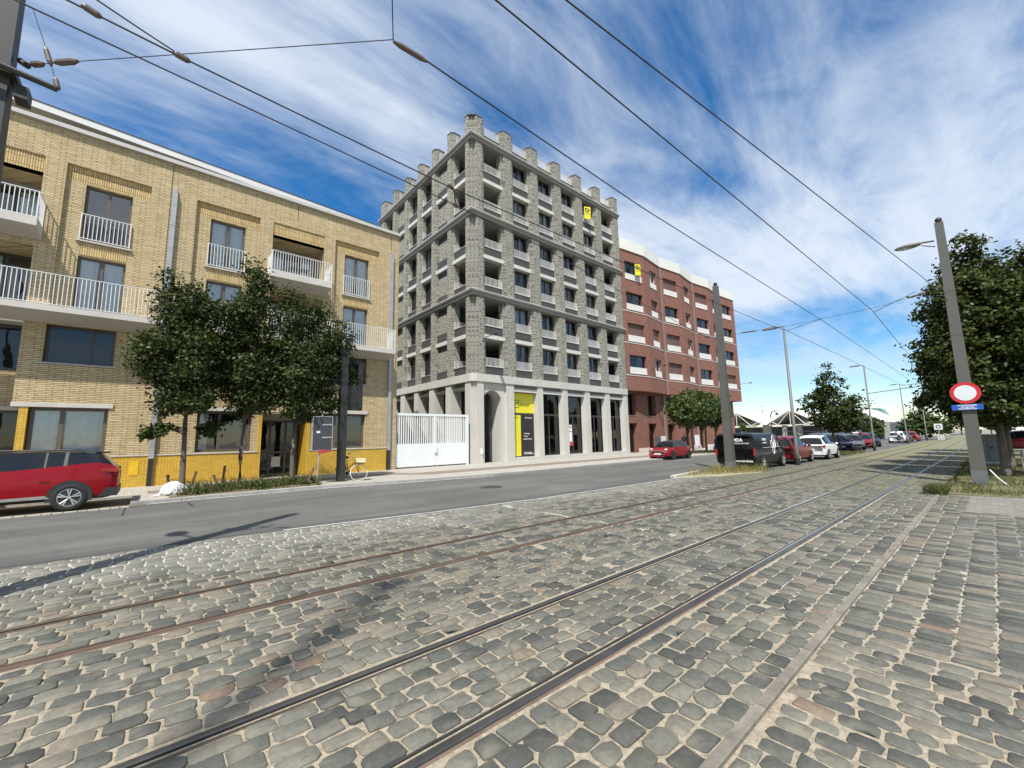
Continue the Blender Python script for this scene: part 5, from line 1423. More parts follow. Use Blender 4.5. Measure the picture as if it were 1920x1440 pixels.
# ------------------------------------------------------------------ vehicles
m_carglass = mat('car_glass', (0.010, 0.012, 0.014), .05, .1, 2, spec=.45)
m_tyre = mat('tyre', (0.018, 0.018, 0.018), .85, .15, 8)
m_alloy = mat('alloy', (0.50, 0.50, 0.50), .35, .05, 3, metal=.6)
m_clad = mat('black_cladding', (0.022, 0.022, 0.023), .55)
m_plate = mat('number_plate', (0.6, 0.6, 0.58), .5)
m_tail = mat('tail_light', (0.28, 0.012, 0.012), .2, .1, 4, spec=.8)
m_head = mat('head_light', (0.60, 0.62, 0.64), .12, .1, 4, spec=.8)
m_chrome = mat('chrome', (0.62, 0.62, 0.62), .18, .05, 3, metal=.9)
def paint(name, col, rough=.28):
    return mat(name, col, rough, .03, 1.5, coat=.15, spec=.3, kind='o')
STY = {
 'suv': dict(belt=[(0, .60), (.012, .67), (.04, .74), (.09, .775), (.14, .775), (.2, .755), (.40, .70), (.66, .65), (.72, .61), (.86, .57), (.96, .50), (1, .40)],
             roof=[(0, .60), (.02, .70), (.06, .85), (.10, .945), (.2, .985), (.34, 1.0), (.46, .99), (.56, .95), (.63, .84), (.73, .63), (1, .40)], zf=.17, gl=(.11, .66), pill=(.225, .24, .31, .318, .50, .515), wr=.36, wx=(.20, .795), clad=.24),
 'hatch': dict(belt=[(0, .55), (.02, .60), (.06, .63), (.2, .64), (.68, .59), (.74, .575), (.88, .52), (.97, .44), (1, .34)],
             roof=[(0, .55), (.04, .66), (.10, .88), (.18, .97), (.34, 1.0), (.48, .985), (.58, .92), (.66, .78), (.76, .58), (1, .34)], zf=.14, gl=(.11, .67), pill=(.30, .315, .49, .505), wr=.30, wx=(.18, .81), clad=.14),
 'mini': dict(belt=[(0, .56), (.02, .61), (.06, .64), (.2, .66), (.66, .64), (.76, .618), (.9, .585), (.97, .5), (1, .38)],
             roof=[(0, .56), (.06, .66), (.12, .84), (.18, .95), (.30, 1.0), (.5, .985), (.63, .94), (.70, .80), (.76, .62), (1, .38)], zf=.13, gl=(.22, .62), pill=(.40, .415), wr=.30, wx=(.17, .81), clad=.14),
 'estate': dict(belt=[(0, .55), (.02, .60), (.06, .62), (.2, .63), (.68, .58), (.74, .565), (.88, .51), (.97, .43), (1, .34)],
             roof=[(0, .55), (.03, .66), (.09, .9), (.15, .97), (.3, 1.0), (.5, .98), (.60, .9), (.67, .77), (.76, .57), (1, .34)], zf=.15, gl=(.08, .68), pill=(.30, .315, .48, .495), wr=.32, wx=(.19, .80), clad=.16),
 'van': dict(belt=[(0, .50), (.01, .52), (.5, .53), (.74, .52), (.82, .50), (.93, .45), (.985, .38), (1, .30)],
             roof=[(0, .93), (.01, .97), (.04, .995), (.3, 1.0), (.6, .995), (.68, .97), (.74, .87), (.86, .50), (1, .30)], zf=.13, gl=(.665, .80), pill=(), wr=.32, wx=(.22, .80), clad=.14),
}
def car(name, label, cat, loc, rz, L, W, H, style, body, roofm=None, group=None, rim=None, plate=True, spoke=5, detail=True, rails=False):
    """x forwards, built round its own centre, wheels on the ground"""
    S_ = STY[style]
    o = thing(name, label, cat, loc, rz, group, local=True)
    if style == 'van':
        wf = interp([0, .01, .03, .75, .92, 1], [.93, .97, 1, 1, .93, .80])
    else:
        wf = interp([0, .03, .08, .2, .8, .92, .97, 1], [.80, .90, .955, 1, 1, .95, .88, .74])
    belt = interp(*zip(*S_['belt'])); roof = interp(*zip(*S_['roof']))
    ts = sorted(set([0, .01, .02, .035, .06, .09, .12, .16, .2, .25, .3, .35, .40, .45, .5, .55, .6, .64, .68, .72, .76, .8, .85, .9, .94, .97, .985, 1.0] + [S_['gl'][0], S_['gl'][1]] + list(S_['pill'])))
    secs = []
    for t in ts:
        w_ = W / 2 * wf(t); zb = belt(t) * H; zr = roof(t) * H; zf = S_['zf'] * H
        lift = max(0, (t - .93) / .07) * .05 + max(0, (.05 - t) / .05) * .06
        g = min(1, max(0, (zr - zb) / (.2 * H)))
        tw = .93 if style == 'van' else .70
        yr = .93 + (tw - .93) * g; yr2 = .86 + ((.78 if style == 'van' else .52) - .86) * g
        zr6 = zb + (zr - zb) * .90 if g > 0 else zb + .012
        p = [(0, zf + lift), (.86 * w_, zf + lift), (.975 * w_, zf + .09 + lift), (1.0 * w_, zf + .38 * (zb - zf)), (.995 * w_, zf + .72 * (zb - zf)), (.945 * w_, zb),
             (yr * w_ * (1 if g < 1 else 1), max(zb + .008, zr6)), (yr2 * w_, max(zb + .02, zr - .004)), (0, max(zb + .03, zr + .012))]
        secs.append([((t - .5) * L, a, c) for a, c in p])
    parts = {'body': MB(), 'glass': MB(), 'clad': MB(), 'roof': MB()}
    def inp(t):
        return any(a <= t <= c for a, c in zip(S_['pill'][0::2], S_['pill'][1::2]))
    for i in range(len(ts) - 1):
        t = (ts[i] + ts[i + 1]) / 2
        g = (roof(t) - belt(t)) / .2
        slope = abs(roof(ts[i + 1]) - roof(ts[i])) / (ts[i + 1] - ts[i])
        for k in range(8):
            key = 'body'
            if k < 2: key = 'clad'
            elif k == 5 and S_['gl'][0] <= t <= S_['gl'][1] and g > .25: key = 'clad' if inp(t) else 'glass'
            elif k >= 6 and g > .05 and slope > 1.25 and (t > .5 or style != 'van') and style != 'van': key = 'glass'
            elif k >= 6 and style == 'van' and t > .68 and g > .05: key = 'glass'
            elif k >= 5 and g > .2 and roofm: key = 'roof'
            for s in (1, -1):
                q = [secs[i][k], secs[i + 1][k], secs[i + 1][k + 1], secs[i][k + 1]]
                q = [(a, b_ * s, c) for a, b_, c in q]
                if s < 0: q = q[::-1]
                parts[key].poly(q)
    for e, sg in ((0, 1), (-1, -1)):
        ring = [(a, b_, c) for a, b_, c in secs[e]]; full = ring + [(a, -b_, c) for a, b_, c in ring[::-1]]
        (parts['body']).poly(full if sg < 0 else full[::-1])
    def weld(mb):
        idx = {}; nv = []; mp = []
        for v in mb.v:
            kk_ = tuple(round(x, 4) for x in v)
            if kk_ not in idx: idx[kk_] = len(nv); nv.append(v)
            mp.append(idx[kk_])
        mb.v = nv; mb.f = [[mp[i] for i in f] for f in mb.f]; ok = []
        for f in mb.f:
            u = []
            for i in f:
                if i not in u: u.append(i)
            ok.append(u)
        mb.f = [f for f in ok if len(f) > 2]; mb.m = [0] * len(mb.f)
        return mb
    bo = weld(parts['body']).build('body', body, o, smooth=True)
    if parts['glass'].f: weld(parts['glass']).build('windows', m_carglass, o, smooth=True)
    weld(parts['clad']).build('underbody', m_clad, o, smooth=True)
    if parts['roof'].f: weld(parts['roof']).build('roof', roofm, o, smooth=True)
    # wheels
    wr = S_['wr']
    for t in S_['wx']:
        for s in (1, -1):
            x = (t - .5) * L; y = s * (W / 2 + .006)
            ah = MB(); n = 14
            for k in range(n):
                a0, a1 = math.pi * (k / n) * 1.16 - .25, math.pi * ((k + 1) / n) * 1.16 - .25
                r0, r1 = wr * .9, wr * (1.22 if style == 'suv' else 1.14)
                ps = [(x + r0 * math.cos(a0), y + s * .004, wr + r0 * math.sin(a0)), (x + r1 * math.cos(a0), y + s * .004, wr + r1 * math.sin(a0)), (x + r1 * math.cos(a1), y + s * .004, wr + r1 * math.sin(a1)), (x + r0 * math.cos(a1), y + s * .004, wr + r0 * math.sin(a1))]
                ah.poly(ps if s < 0 else ps[::-1])
            ah.build('wheel_arch', m_clad, o)
            ty = MB(); sgn = s
            prof = [(wr * .62, 0.0), (wr * .66, .018), (wr * .93, .018), (wr, -.02), (wr, -.19), (wr * .9, -.215), (wr * .3, -.215)]
            ty.lathe([(r, sgn * h) for r, h in prof], (x, y, wr), 'y', 22)
            wo = ty.build('wheel', m_tyre, o, smooth=True)
            rm = MB()
            rm.lathe([(wr * .64, sgn * .004), (wr * .60, sgn * -.002), (.0001, sgn * -.002)], (x, y, wr), 'y', 20, 1)
            for q in range(spoke):
                a = 2 * math.pi * q / spoke + .3
                for da in (-.17, .17):
                    c0 = (x + wr * .12 * math.cos(a), y + sgn * .0, wr + wr * .12 * math.sin(a)); c1 = (x + wr * .60 * math.cos(a + da), y + sgn * .004, wr + wr * .60 * math.sin(a + da))
                    rm.bar(c0, c1, .014, 5, 0, .022)
            rm.lathe([(wr * .65, sgn * .008), (wr * .60, sgn * .012), (wr * .585, sgn * -.01)], (x, y, wr), 'y', 22)
            rm.lathe([(.045, sgn * .01), (.0001, sgn * .012)], (x, y, wr), 'y', 10)
            rm.build('rim', [rim or m_alloy, m_clad], wo, smooth=False)
    if detail:
        zb_r, zb_f = belt(.02) * H, belt(.96) * H
        for s in (1, -1):
            tl = MB()
            if style == 'van': tl.box(-L * .5 - .012, -L * .46, s * W * .455 - .04, s * W * .5 + .004, H * .40, H * .62)
            else: tl.prism([(-L * .497 - .01, zb_r - .03), (-L * .43, zb_r - .0), (-L * .42, zb_r - .10), (-L * .493 - .012, zb_r - .14)], s * W * .27, s * (W * .468), 'y')
            tl.build('tail_light', m_tail, o)
            hl = MB()
            if style == 'mini': hl.ball((L * .448, s * W * .33, zb_f - .02), .135, 12, 0, (.55, .95, 1))
            else: hl.ball((L * .455, s * W * .36, zb_f - .06), .16, 10, 0, (.75, .75, .42))
            ho = hl.build('headlight', m_head, o, smooth=True)
            if style == 'mini':
                rg_ = MB(); rg_.lathe([(.14, 0), (.155, .012), (.165, 0)], (L * .465, s * W * .335, zb_f - .02), 'x', 18); rg_.build('bezel', m_chrome, ho)
            mi = MB(); mi.ball((L * (.155 if style != 'van' else .27), s * (W / 2 + .07), belt(.62) * H + .05), .1, 10, 0, (.7, .85, .75)); mi.build('mirror', body if style != 'van' else m_clad, o, smooth=True)
            if style != 'van':
                for t in (.29, .50):
                    hd = MB(); hd.box((t - .5) * L, (t - .5) * L + .17, s * (W / 2 - .015), s * (W / 2 + .018), H * .50, H * .515); hd.build('door_handle', body, o)
        gr_ = MB(); gr_.box(L * .44, L * .485, -W * .25, W * .25, H * .24, H * .33); gr_.build('grille', m_clad, o)
        if plate:
            pf = MB(); pf.box(L * .485, L * .502, -.26, .26, H * .27, H * .27 + .11); pf.build('number_plate', m_plate, o)
            pr_ = MB(); pr_.box(-L * .5 - .012, -L * .49, -.26, .26, H * .36, H * .36 + .11); pr_.build('number_plate', m_plate, o)
        if style != 'van':
            bm = MB(); bm.prism([(-L * .5 - .02, .20 * H), (-L * .5 - .02, .33 * H), (-L * .46, .35 * H), (-L * .40, .20 * H)], -W * .46, W * .46, 'y'); bm.build('bumper', m_clad if style == 'suv' else body, o)
    return o
p_red = paint('red_metallic', (0.235, 0.002, 0.008), .22)
p_red2 = paint('cherry_red', (0.22, 0.010, 0.016), .3)
p_red3 = paint('wine_red', (0.17, 0.009, 0.016), .3)
p_blk = paint('black_paintwork', (0.006, 0.006, 0.006), .3)
p_wht = paint('white_paintwork', (0.70, 0.71, 0.72), .3)
p_gry = paint('grey_paintwork', (0.10, 0.105, 0.11), .3)
p_nvy = paint('dark_blue_paintwork', (0.016, 0.02, 0.032), .22)
p_blkroof = paint('black_roof', (0.010, 0.010, 0.012), .2)
m_soft = mat('soft_top', (0.02, 0.022, 0.03), .85, .1, 5)
# red SUV in the parking bay on the left, facing left: its rear stands right
suv = car('parked_car', 'big red SUV with black roof in the bay at the left edge', 'car', (-2.92, 17.15, -.055), math.pi, 4.5, 1.86, 1.60, 'suv', p_red, p_blkroof, 'parked cars', spoke=5)
ch = MB()
for s in (1, -1): ch.prism([(-1.0, .36), (1.15, .36), (1.15, .41), (-.9, .44)], s * .925, s * .945, 'y')
ch.build('chrome_strip', m_chrome, suv)
sp_ = MB(); sp_.box(-2.02, -1.75, -.62, .62, 1.50, 1.535); sp_.build('spoiler', p_blkroof, suv)
rr1 = MB()
for s in (1, -1): rr1.tube([(-1.55, s * .66, 1.53), (-1.3, s * .66, 1.605), (.3, s * .66, 1.615), (.55, s * .66, 1.56)], .018, 6)
rr1.build('roof_rail', m_clad, suv)
mini = car('parked_car', 'small red convertible with dark soft top before the red building', 'car', (28.6, 15.55, -.068), math.pi, 3.5, 1.66, 1.32, 'mini', p_red2, m_soft, 'parked cars', m_clad)
gm = MB(); gm.tube([(1.735, .60 * math.cos(t), .50 + .14 * math.sin(t)) for t in [2 * math.pi * k / 20 for k in range(21)]], .022, 6); gm.build('grille_ring', m_chrome, mini)
gk = MB(); gk.prism([(.60 * math.cos(t), .50 + .13 * math.sin(t)) for t in [2 * math.pi * k / 20 for k in range(20)]], 1.70, 1.728, 'x'); gk.build('grille_mesh', m_clad, mini)
car('parked_car', 'grey estate car parked behind the tram mast, before the red building', 'car', (39.3, 15.4, -.068), math.pi, 4.5, 1.78, 1.56, 'estate', p_gry, None, 'parked cars')
van = car('delivery_van', 'black delivery van with white lettering and ring emblem', 'van', (22.75, 7.93, -.01), 0, 4.75, 1.70, 1.68, 'van', p_blk, None, 'parked cars', m_zinc, plate=False)
vx = -2.375 - .012
rw_ = MB(); rw_.box(vx - .004, vx, -.86, -.05, .95, 1.42); rw_.box(vx - .004, vx, .05, .86, .95, 1.42); rw_.build('rear_windows', m_carglass, van)
sm_ = MB(); sm_.box(vx - .006, vx + .004, -.012, .012, .35, 1.6); sm_.build('door_seam', m_clad, van)
lettering('TEMDA', .2, m_wht, van, (vx - .012, -.08, 1.36), rot=(math.pi / 2, 0, -math.pi / 2), bold=.006)
lettering('CONSTRUCTION SOLUTIONS', .075, m_wht, van, (vx - .012, -.16, 1.21), rot=(math.pi / 2, 0, -math.pi / 2), bold=.001)
lettering('www.temda.be', .13, m_wht, van, (vx - .012, -.38, .42), rot=(math.pi / 2, 0, -math.pi / 2), bold=.003)
yv = -.85 - .012
lettering('TEMDA', .16, m_wht, van, (-1.1, yv, 1.36), bold=.004)
lettering('construction', .1, m_wht, van, (-1.02, yv, 1.22), bold=.001)
ln_ = MB(); ln_.box(-1.3, .9, yv - .004, yv + .004, .985, 1.0)
ln_.build('white_line', m_wht, van)
for (cx_, cz_, a_, rx_, rz_) in ((.12, 1.28, 0, .15, .27), (-.06, 1.12, .5, .12, .2), (.30, 1.12, -.5, .12, .2), (.12, .86, 0, .13, .2)):
    e = MB(); pts_ = []
    for k in range(21):
        t = 2 * math.pi * k / 20; u_, v_ = rx_ * math.cos(t), rz_ * math.sin(t)
        pts_.append((cx_ + u_ * math.cos(a_) - v_ * math.sin(a_), yv, cz_ + u_ * math.sin(a_) + v_ * math.cos(a_)))
    e.tube(pts_, .016, 5); e.build('ring_emblem', m_wht, van)
car('parked_car', 'wine red hatchback between the black van and the white car', 'car', (27.35, 7.75, 0), 0, 3.75, 1.68, 1.47, 'hatch', p_red3, None, 'parked cars')
car('parked_car', 'white hatchback between the red hatchback and the dark saloon', 'car', (32.3, 7.5, 0), 0, 3.5, 1.68, 1.46, 'hatch', p_wht, None, 'parked cars')
car('parked_car', 'dark blue saloon parked under the spreading tree, nose to the tracks', 'car', (44.0, 8.9, 0), rad(200), 4.7, 1.85, 1.5, 'estate', p_nvy, None, 'parked cars')
car('parked_car', 'grey saloon parked behind the dark blue one', 'car', (49.0, 8.8, 0), rad(195), 4.5, 1.8, 1.46, 'estate', p_gry, None, 'parked cars', detail=False)
car('parked_car', 'maroon car parked by the second lamp post', 'car', (54.3, 8.9, 0), rad(192), 4.4, 1.8, 1.5, 'hatch', p_red3, None, 'parked cars', detail=False)
car('parked_car', 'black car parked behind the maroon one', 'car', (59.5, 9.1, 0), rad(192), 4.4, 1.8, 1.5, 'hatch', p_nvy, None, 'parked cars', detail=False)
car('parked_car', 'white car in the far lane behind the cyclist', 'car', (77.5, 8.6, 0), rad(0), 4.0, 1.75, 1.55, 'hatch', p_wht, None, 'parked cars', detail=False)
car('parked_car', 'black car in front of the far white car', 'car', (83.0, 8.7, 0), 0, 4.2, 1.75, 1.5, 'hatch', p_nvy, None, 'parked cars', detail=False)
car('parked_car', 'orange red car, last in the far lane', 'car', (89.0, 8.4, 0), 0, 4.0, 1.75, 1.5, 'hatch', paint('orange_red', (.28, .03, .02)), None, 'parked cars', detail=False)
for k, (x, y, lab_) in enumerate(((52, 12.0, 'blue grey car in the back row beyond the dark saloon'), (58, 12.2, 'silver car in the back row, second'), (64, 12.0, 'dark car in the back row, third'), (70, 12.3, 'white van shaped car in the back row, last'))):
    car('parked_car', lab_, 'car', (x, y, 0), rad(180), 4.4, 1.8, 1.55, 'estate', (p_nvy, p_gry, p_blk, p_wht)[k], None, 'parked cars', detail=False)
# ------------------------------------------------------------------ bicycle
def bicycle(label, loc, rz, tyre_m, frame_m, crate=True, lean=0.0, steer=0.0):
    o = thing('bicycle', label, 'bicycle', loc, rz, None, local=True)
    o.rotation_euler = (lean, 0, rz)
    r = .335
    class Turn:
        def pt(s, a, c, z):
            x_, y_ = a - .4, c
            return (.4 + x_ * math.cos(steer) - y_ * math.sin(steer), x_ * math.sin(steer) + y_ * math.cos(steer), z)
    turn = Turn()
    def FB(): return MB(turn)
    for x in (-.53, .53):
        t = (MB() if x < 0 else FB()); t.lathe([(r - .018, -.016), (r, -.016), (r + .012, 0), (r, .016), (r - .018, .016), (r - .018, -.016)], (x, 0, r), 'y', 28)
        wo = t.build('wheel', tyre_m, o, smooth=True)
        s = (MB() if x < 0 else FB())
        for k in range(14):
            a = 2 * math.pi * k / 14; s.bar((x, (.02 if k % 2 else -.02), r), (x + (r - .02) * math.cos(a), 0, r + (r - .02) * math.sin(a)), .0022, 3)
        s.bar((x, -.05, r), (x, .05, r), .022, 8); s.build('spokes', m_chrome, wo)
    f = MB()
    bb = (-.08, 0, .29); seat = (-.2, 0, .82); head = (.36, 0, .82); headl = (.39, 0, .70)
    for a, c, rr_ in ((bb, seat, .016), (bb, headl, .02), ((-.12, 0, .5), (.37, 0, .78), .018), ((-.53, .04, r), bb, .011), ((-.53, -.04, r), bb, .011), ((-.53, .04, r), (-.17, 0, .7), .009), ((-.53, -.04, r), (-.17, 0, .7), .009), (headl, head, .02)): f.bar(a, c, rr_, 7)
    fk = FB(); fk.bar((.40, .05, .66), (.53, .05, r), .012, 7); fk.bar((.40, -.05, .66), (.53, -.05, r), .012, 7); fk.build('fork', frame_m, o)
    f.build('frame', frame_m, o)
    sd = MB(); sd.ball((-.24, 0, .95), .14, 10, 0, (1, .6, .35)); sd.bar((-.2, 0, .8), (-.22, 0, .93), .013); sd.build('saddle', m_black, o, smooth=True)
    hb_ = FB(); hb_.tube([(.34, 0, .82), (.32, 0, 1.05)], .014, 6); hb_.tube([(.18, -.30, 1.12), (.28, -.24, 1.14), (.34, -.08, 1.06), (.34, .08, 1.06), (.28, .24, 1.14), (.18, .30, 1.12)], .013, 6); hb_.build('handlebar', m_chrome, o)
    for s in (-1, 1):
        g_ = FB(); g_.bar((.18, s * .30, 1.12), (.06, s * .31, 1.11), .02, 7); g_.build('grip', m_black, o)
    pd = MB(); pd.lathe([(.0001, -.012), (.085, -.012), (.085, -.006), (.0001, -.006)], (-.08, -.03, .29), 'y', 14); pd.bar((-.08, -.05, .29), (.0, -.07, .16), .01); pd.box(-.05, .05, -.16, -.06, .14, .165); pd.bar((-.08, .05, .29), (-.16, .07, .42), .01); pd.box(-.21, -.11, .06, .16, .41, .435); pd.build('crank', m_black, o)
    for x in (-.53, .53):
        md = MB() if x < 0 else FB()
        for k in range(9):
            a0, a1 = rad(15 + k * 17), rad(15 + (k + 1) * 17)
            q = r + .03
            md.poly(((x + q * math.cos(a0), -.025, r + q * math.sin(a0)), (x + q * math.cos(a0), .025, r + q * math.sin(a0)), (x + q * math.cos(a1), .025, r + q * math.sin(a1)), (x + q * math.cos(a1), -.025, r + q * math.sin(a1))))
        md.build('mudguard', frame_m, o)
    if crate:
        cr = FB(); m_cr = mat('pale_crate', (.62, .56, .38), .7, .1, 6)
        x0, x1, w_, z0, z1 = .40, .76, .2, .74, .93
        cr.box(x0, x1, -w_, w_, z0, z0 + .012)
        for zz in (z0 + .02, z0 + .08, z0 + .14):
            cr.box(x0, x1, -w_ - .012, -w_, zz, zz + .045); cr.box(x0, x1, w_, w_ + .012, zz, zz + .045); cr.box(x1, x1 + .012, -w_, w_, zz, zz + .045); cr.box(x0 - .012, x0, -w_, w_, zz, zz + .045)
        cr.build('front_crate', m_cr, o)
        ck = FB(); ck.bar((.5, -.15, .74), (.53, -.05, r), .008); ck.bar((.5, .15, .74), (.53, .05, r), .008); ck.box(.42, .74, -.17, .17, .70, .735); ck.build('front_rack', m_black, o)
    return o
bicycle('dark bicycle with white tyres and a pale front crate, against the dark post', (6.28, 17.72, .02), rad(-72), mat('white_tyre', (.66, .66, .64), .7), m_black, True, rad(-3), rad(50))
# ------------------------------------------------------------------ people
def person(name_label, loc, rz, pose, top_m, leg_m, h=1.72):
    o = thing('person', name_label, 'person', loc, rz, None, local=True)
    J = pose
    skin = mat('skin', (.42, .26, .19), .6, .05, 8); hair = mat('dark_hair', (.03, .022, .018), .7, .2, 20)
    b = MB()
    def limb(pts, rad_): b.tube(pts, rad_[0], 8, 0, rad_)
    # body as one surface: torso, limbs and head meet inside one voxel remesh
    limb([J['hip'], J['waist'], J['chest'], J['neck']], [.15, .135, .165, .06])
    b.tube([J['shl'], J['chest'], J['shr']], .07, 8, 0, [.065, .12, .065])
    for s in 'lr':
        limb([J['sh' + s], J['el' + s], J['ha' + s]], [.06, .047, .033])
        limb([J['hip'], J['kn' + s], J['fo' + s]], [.1, .065, .045])
        f = Vector(J['fo' + s]); b.tube([f, f + Vector((.08, 0, -.03)), f + Vector((.19, 0, -.045))], .045, 8, 0, [.05, .045, .03])
    hd = Vector(J['head']); nk = Vector(J['neck'])
    b.tube([nk, hd], .05, 8); b.ball(hd, .115, 12, 0, (.95, .82, 1.15)); b.ball(hd + Vector((.115, 0, -.01)), .025, 6)
    me = b.mesh('body', leg_m, True); me.materials.append(top_m); me.materials.append(skin)
    zt, zs = J['waist'][2], nk.z + .015
    for p in me.polygons:
        c = p.center
        p.material_index = 2 if c.z > zs or min((c - Vector(J['hal'])).length, (c - Vector(J['har'])).length) < .07 else (1 if c.z > zt - .1 and (c - Vector(J['hip'])).length > .14 else 0)
    bo = put('body', me, o)
    hr = MB(); hr.ball(hd + Vector((-.02, 0, .03)), .122, 12, 0, (.98, .88, 1.05)); hr.build('hair', hair, o, smooth=True)
    return o
stand = dict(hip=(0, 0, .92), waist=(0, 0, 1.05), chest=(.01, 0, 1.30), neck=(0, 0, 1.46), head=(.02, 0, 1.61), shl=(0, .19, 1.38), shr=(0, -.19, 1.38), ell=(-.02, .25, 1.10), elr=(-.02, -.25, 1.10), hal=(.12, .24, .9), har=(.12, -.24, .9), knl=(.03, .1, .48), knr=(-.02, -.1, .48), fol=(0, .11, .07), **{'for': (-.08, -.11, .07)})
person('person in dark clothes standing by the red building, behind the small red car', (40.2, 20.3, .02), rad(170), stand, mat('dark_jacket', (.012, .012, .018), .8), mat('dark_trousers', (.015, .015, .02), .8))
ride = dict(hip=(-.22, 0, 1.0), waist=(-.14, 0, 1.12), chest=(.08, 0, 1.33), neck=(.2, 0, 1.44), head=(.30, 0, 1.55), shl=(.14, .18, 1.38), shr=(.14, -.18, 1.38), ell=(.28, .24, 1.2), elr=(.28, -.24, 1.2), hal=(.36, .25, 1.12), har=(.36, -.25, 1.12), knl=(.16, .1, .72), knr=(.1, -.1, .85), fol=(-.02, .11, .22), **{'for': (-.1, -.11, .48)})
bicycle('bicycle ridden along the tracks in the distance', (72.0, 8.0, 0), rad(150), m_tyre, m_black, False)
person('cyclist in a white shirt riding beside the far white car', (72.0, 8.0, 0), rad(150), ride, mat('white_shirt', (.7, .7, .7), .8), m_black)
# ------------------------------------------------------------------ small things on the left pavement
rng_ = np.random.default_rng(5)
bg_ = MB(); bg_.ball((0, 0, 0), 1.0, 16)
prof = [(.02, 0), (.24, .0), (.31, .08), (.29, .2), (.2, .33), (.1, .4), (.03, .42)]
bb = MB(); n = 20; rings = []
rb_ = random.Random(9)
for r, z in prof:
    rings.append([bb.pt((r * (1 + .18 * math.sin(3 * k + z * 9) + rb_.uniform(-.1, .1)) * math.cos(2 * math.pi * k / n) * 1.1, r * (1 + rb_.uniform(-.1, .1)) * math.sin(2 * math.pi * k / n), z + rb_.uniform(-.015, .015))) for k in range(n)])
for i in range(len(prof) - 1):
    for k in range(n): bb.f.append([rings[i][k], rings[i][(k + 1) % n], rings[i + 1][(k + 1) % n], rings[i + 1][k]]); bb.m.append(0)
bb.poly([(-.25, -.02, .02), (-.55, -.12, .0), (-.5, .05, .0), (-.3, .1, .03), (-.25, .06, .1)])
tag(bb.build('rubbish_bag', mat('white_plastic', (.68, .70, .72), .35, .12, 12, .6, 12), None, False, loc=(.62, 17.65, .03)), 'crumpled white rubbish bag beside the first maple', 'bag')
for k, (x0, x1, y, h, lab_) in enumerate(((.55, .48, 18.6, .62, 'short wooden stake behind the white rubbish bag'), (1.86, 1.62, 17.2, .62, 'leaning wooden stake between the first and second maple'), (1.98, 2.05, 18.3, .85, 'tall wooden stake standing behind the leaning one'), (4.55, 4.78, 17.3, .66, 'slanting wooden stake beside the last maple'), (1.02, 1.2, 17.9, .72, 'grey stake propping the first maple'))):
    b = MB(); b.tube([(x0, y, -.05), (x1, y, h)], .042, 7); tag(b.build('tree_stake', mat('weathered_wood', (.135, .09, .06), .9, .3, 8, .5, 30)), lab_, 'stake', 'wooden tree stakes')
sl = MB(); sl.tube([(.5, 18.5, .5), (.9, 18.2, .38), (1.4, 18.2, .3), (1.95, 18.3, .62), (2.15, 18.3, .66), (2.2, 18.3, .42), (2.0, 18.3, .3), (2.5, 18.3, .2)], .009, 5)
tag(sl.build('tie_strap', mat('strap', (.3, .19, .06), .8)), 'thin loose strap strung between the wooden stakes', 'strap')
# house number boards, white panels by the red doors
for k, (x, y, z0, z1, w_, lab_) in enumerate(((38.95, 22.0, .5, 1.55, .9, 'white notice panel by the first red brick doors'), (46.2, 22.0, .4, 1.6, 1.05, 'white notice panel behind the forked tree'), (37.75, 22.0, .45, 1.5, .8, 'grey notice panel left of the white one by the red doors'))):
    o = thing('notice_panel', lab_, 'panel', (x, y, 0))
    b = MB(); b.box(x, x + w_, y, y + .05, z0, z1); b.build('panel', m_swht if k < 2 else m_mast, o)
    b = MB(); b.bar((x + .08, y + .02, 0), (x + .08, y + .02, z0), .025); b.bar((x + w_ - .08, y + .02, 0), (x + w_ - .08, y + .02, z0), .025); b.build('legs', m_zinc, o)
# ------------------------------------------------------------------ right verge: cabinet, hoop, road beyond
Cb = thing('utility_cabinet', 'grey utility cabinet under the clipped trees', 'cabinet', (29.5, .1, 0))
m_cab = mat('cabinet_grey', (.20, .205, .205), .6, .1, 2)
b = MB(); b.box(29.1, 29.7, -.12, .62, .16, 1.34); b.build('case', m_cab, Cb)
b = MB(); b.box(29.05, 29.75, -.16, .66, 1.342, 1.40); b.build('lid', m_cab, Cb)
b = MB(); b.box(29.09, 29.098, .245, .255, .2, 1.3); b.box(29.07, 29.1, .1, .16, .75, .85); b.build('door_seam', m_black, Cb)
b = MB(); b.box(29.08, 29.72, -.14, .64, 0, .158); b.build('plinth', m_conc, Cb)
hp = MB(); hp.tube([(25.0, -.62, 0), (25.0, -.62, .7), (25.05, -.68, .78), (25.9, -.68, .78), (26, -.62, .7), (26, -.62, 0)], .03, 7)
tag(hp.build('bicycle_hoop', m_zinc), 'thin metal hoop on the right verge at the picture edge', 'hoop')
lw_ = MB(); lw_.box(60, 230, -2.2, -1.8, 0, 1.05); lw_.box(60, 230, -2.3, -1.7, 1.05, 1.15)
tag(lw_.build('quay_wall', m_conc), 'long low pale wall beyond the clipped trees on the right', 'wall')
sr = MB(); sr.poly(((36, -14, -.002), (230, -14, -.002), (230, -1.2, -.002), (36, -1.2, -.002))); struct(sr.build('side_road', m_asph))
car('parked_car', 'white van shaped vehicle at the right picture edge beyond the verge', 'van', (54, -1.75, 0), rad(90), 4.6, 1.8, 1.95, 'van', p_wht, None, 'parked cars', detail=False)
car('parked_car', 'red car beyond the clipped trees at the right picture edge', 'car', (48.5, -.95, 0), rad(90), 3.6, 1.7, 1.5, 'hatch', p_red2, None, 'parked cars', detail=False)
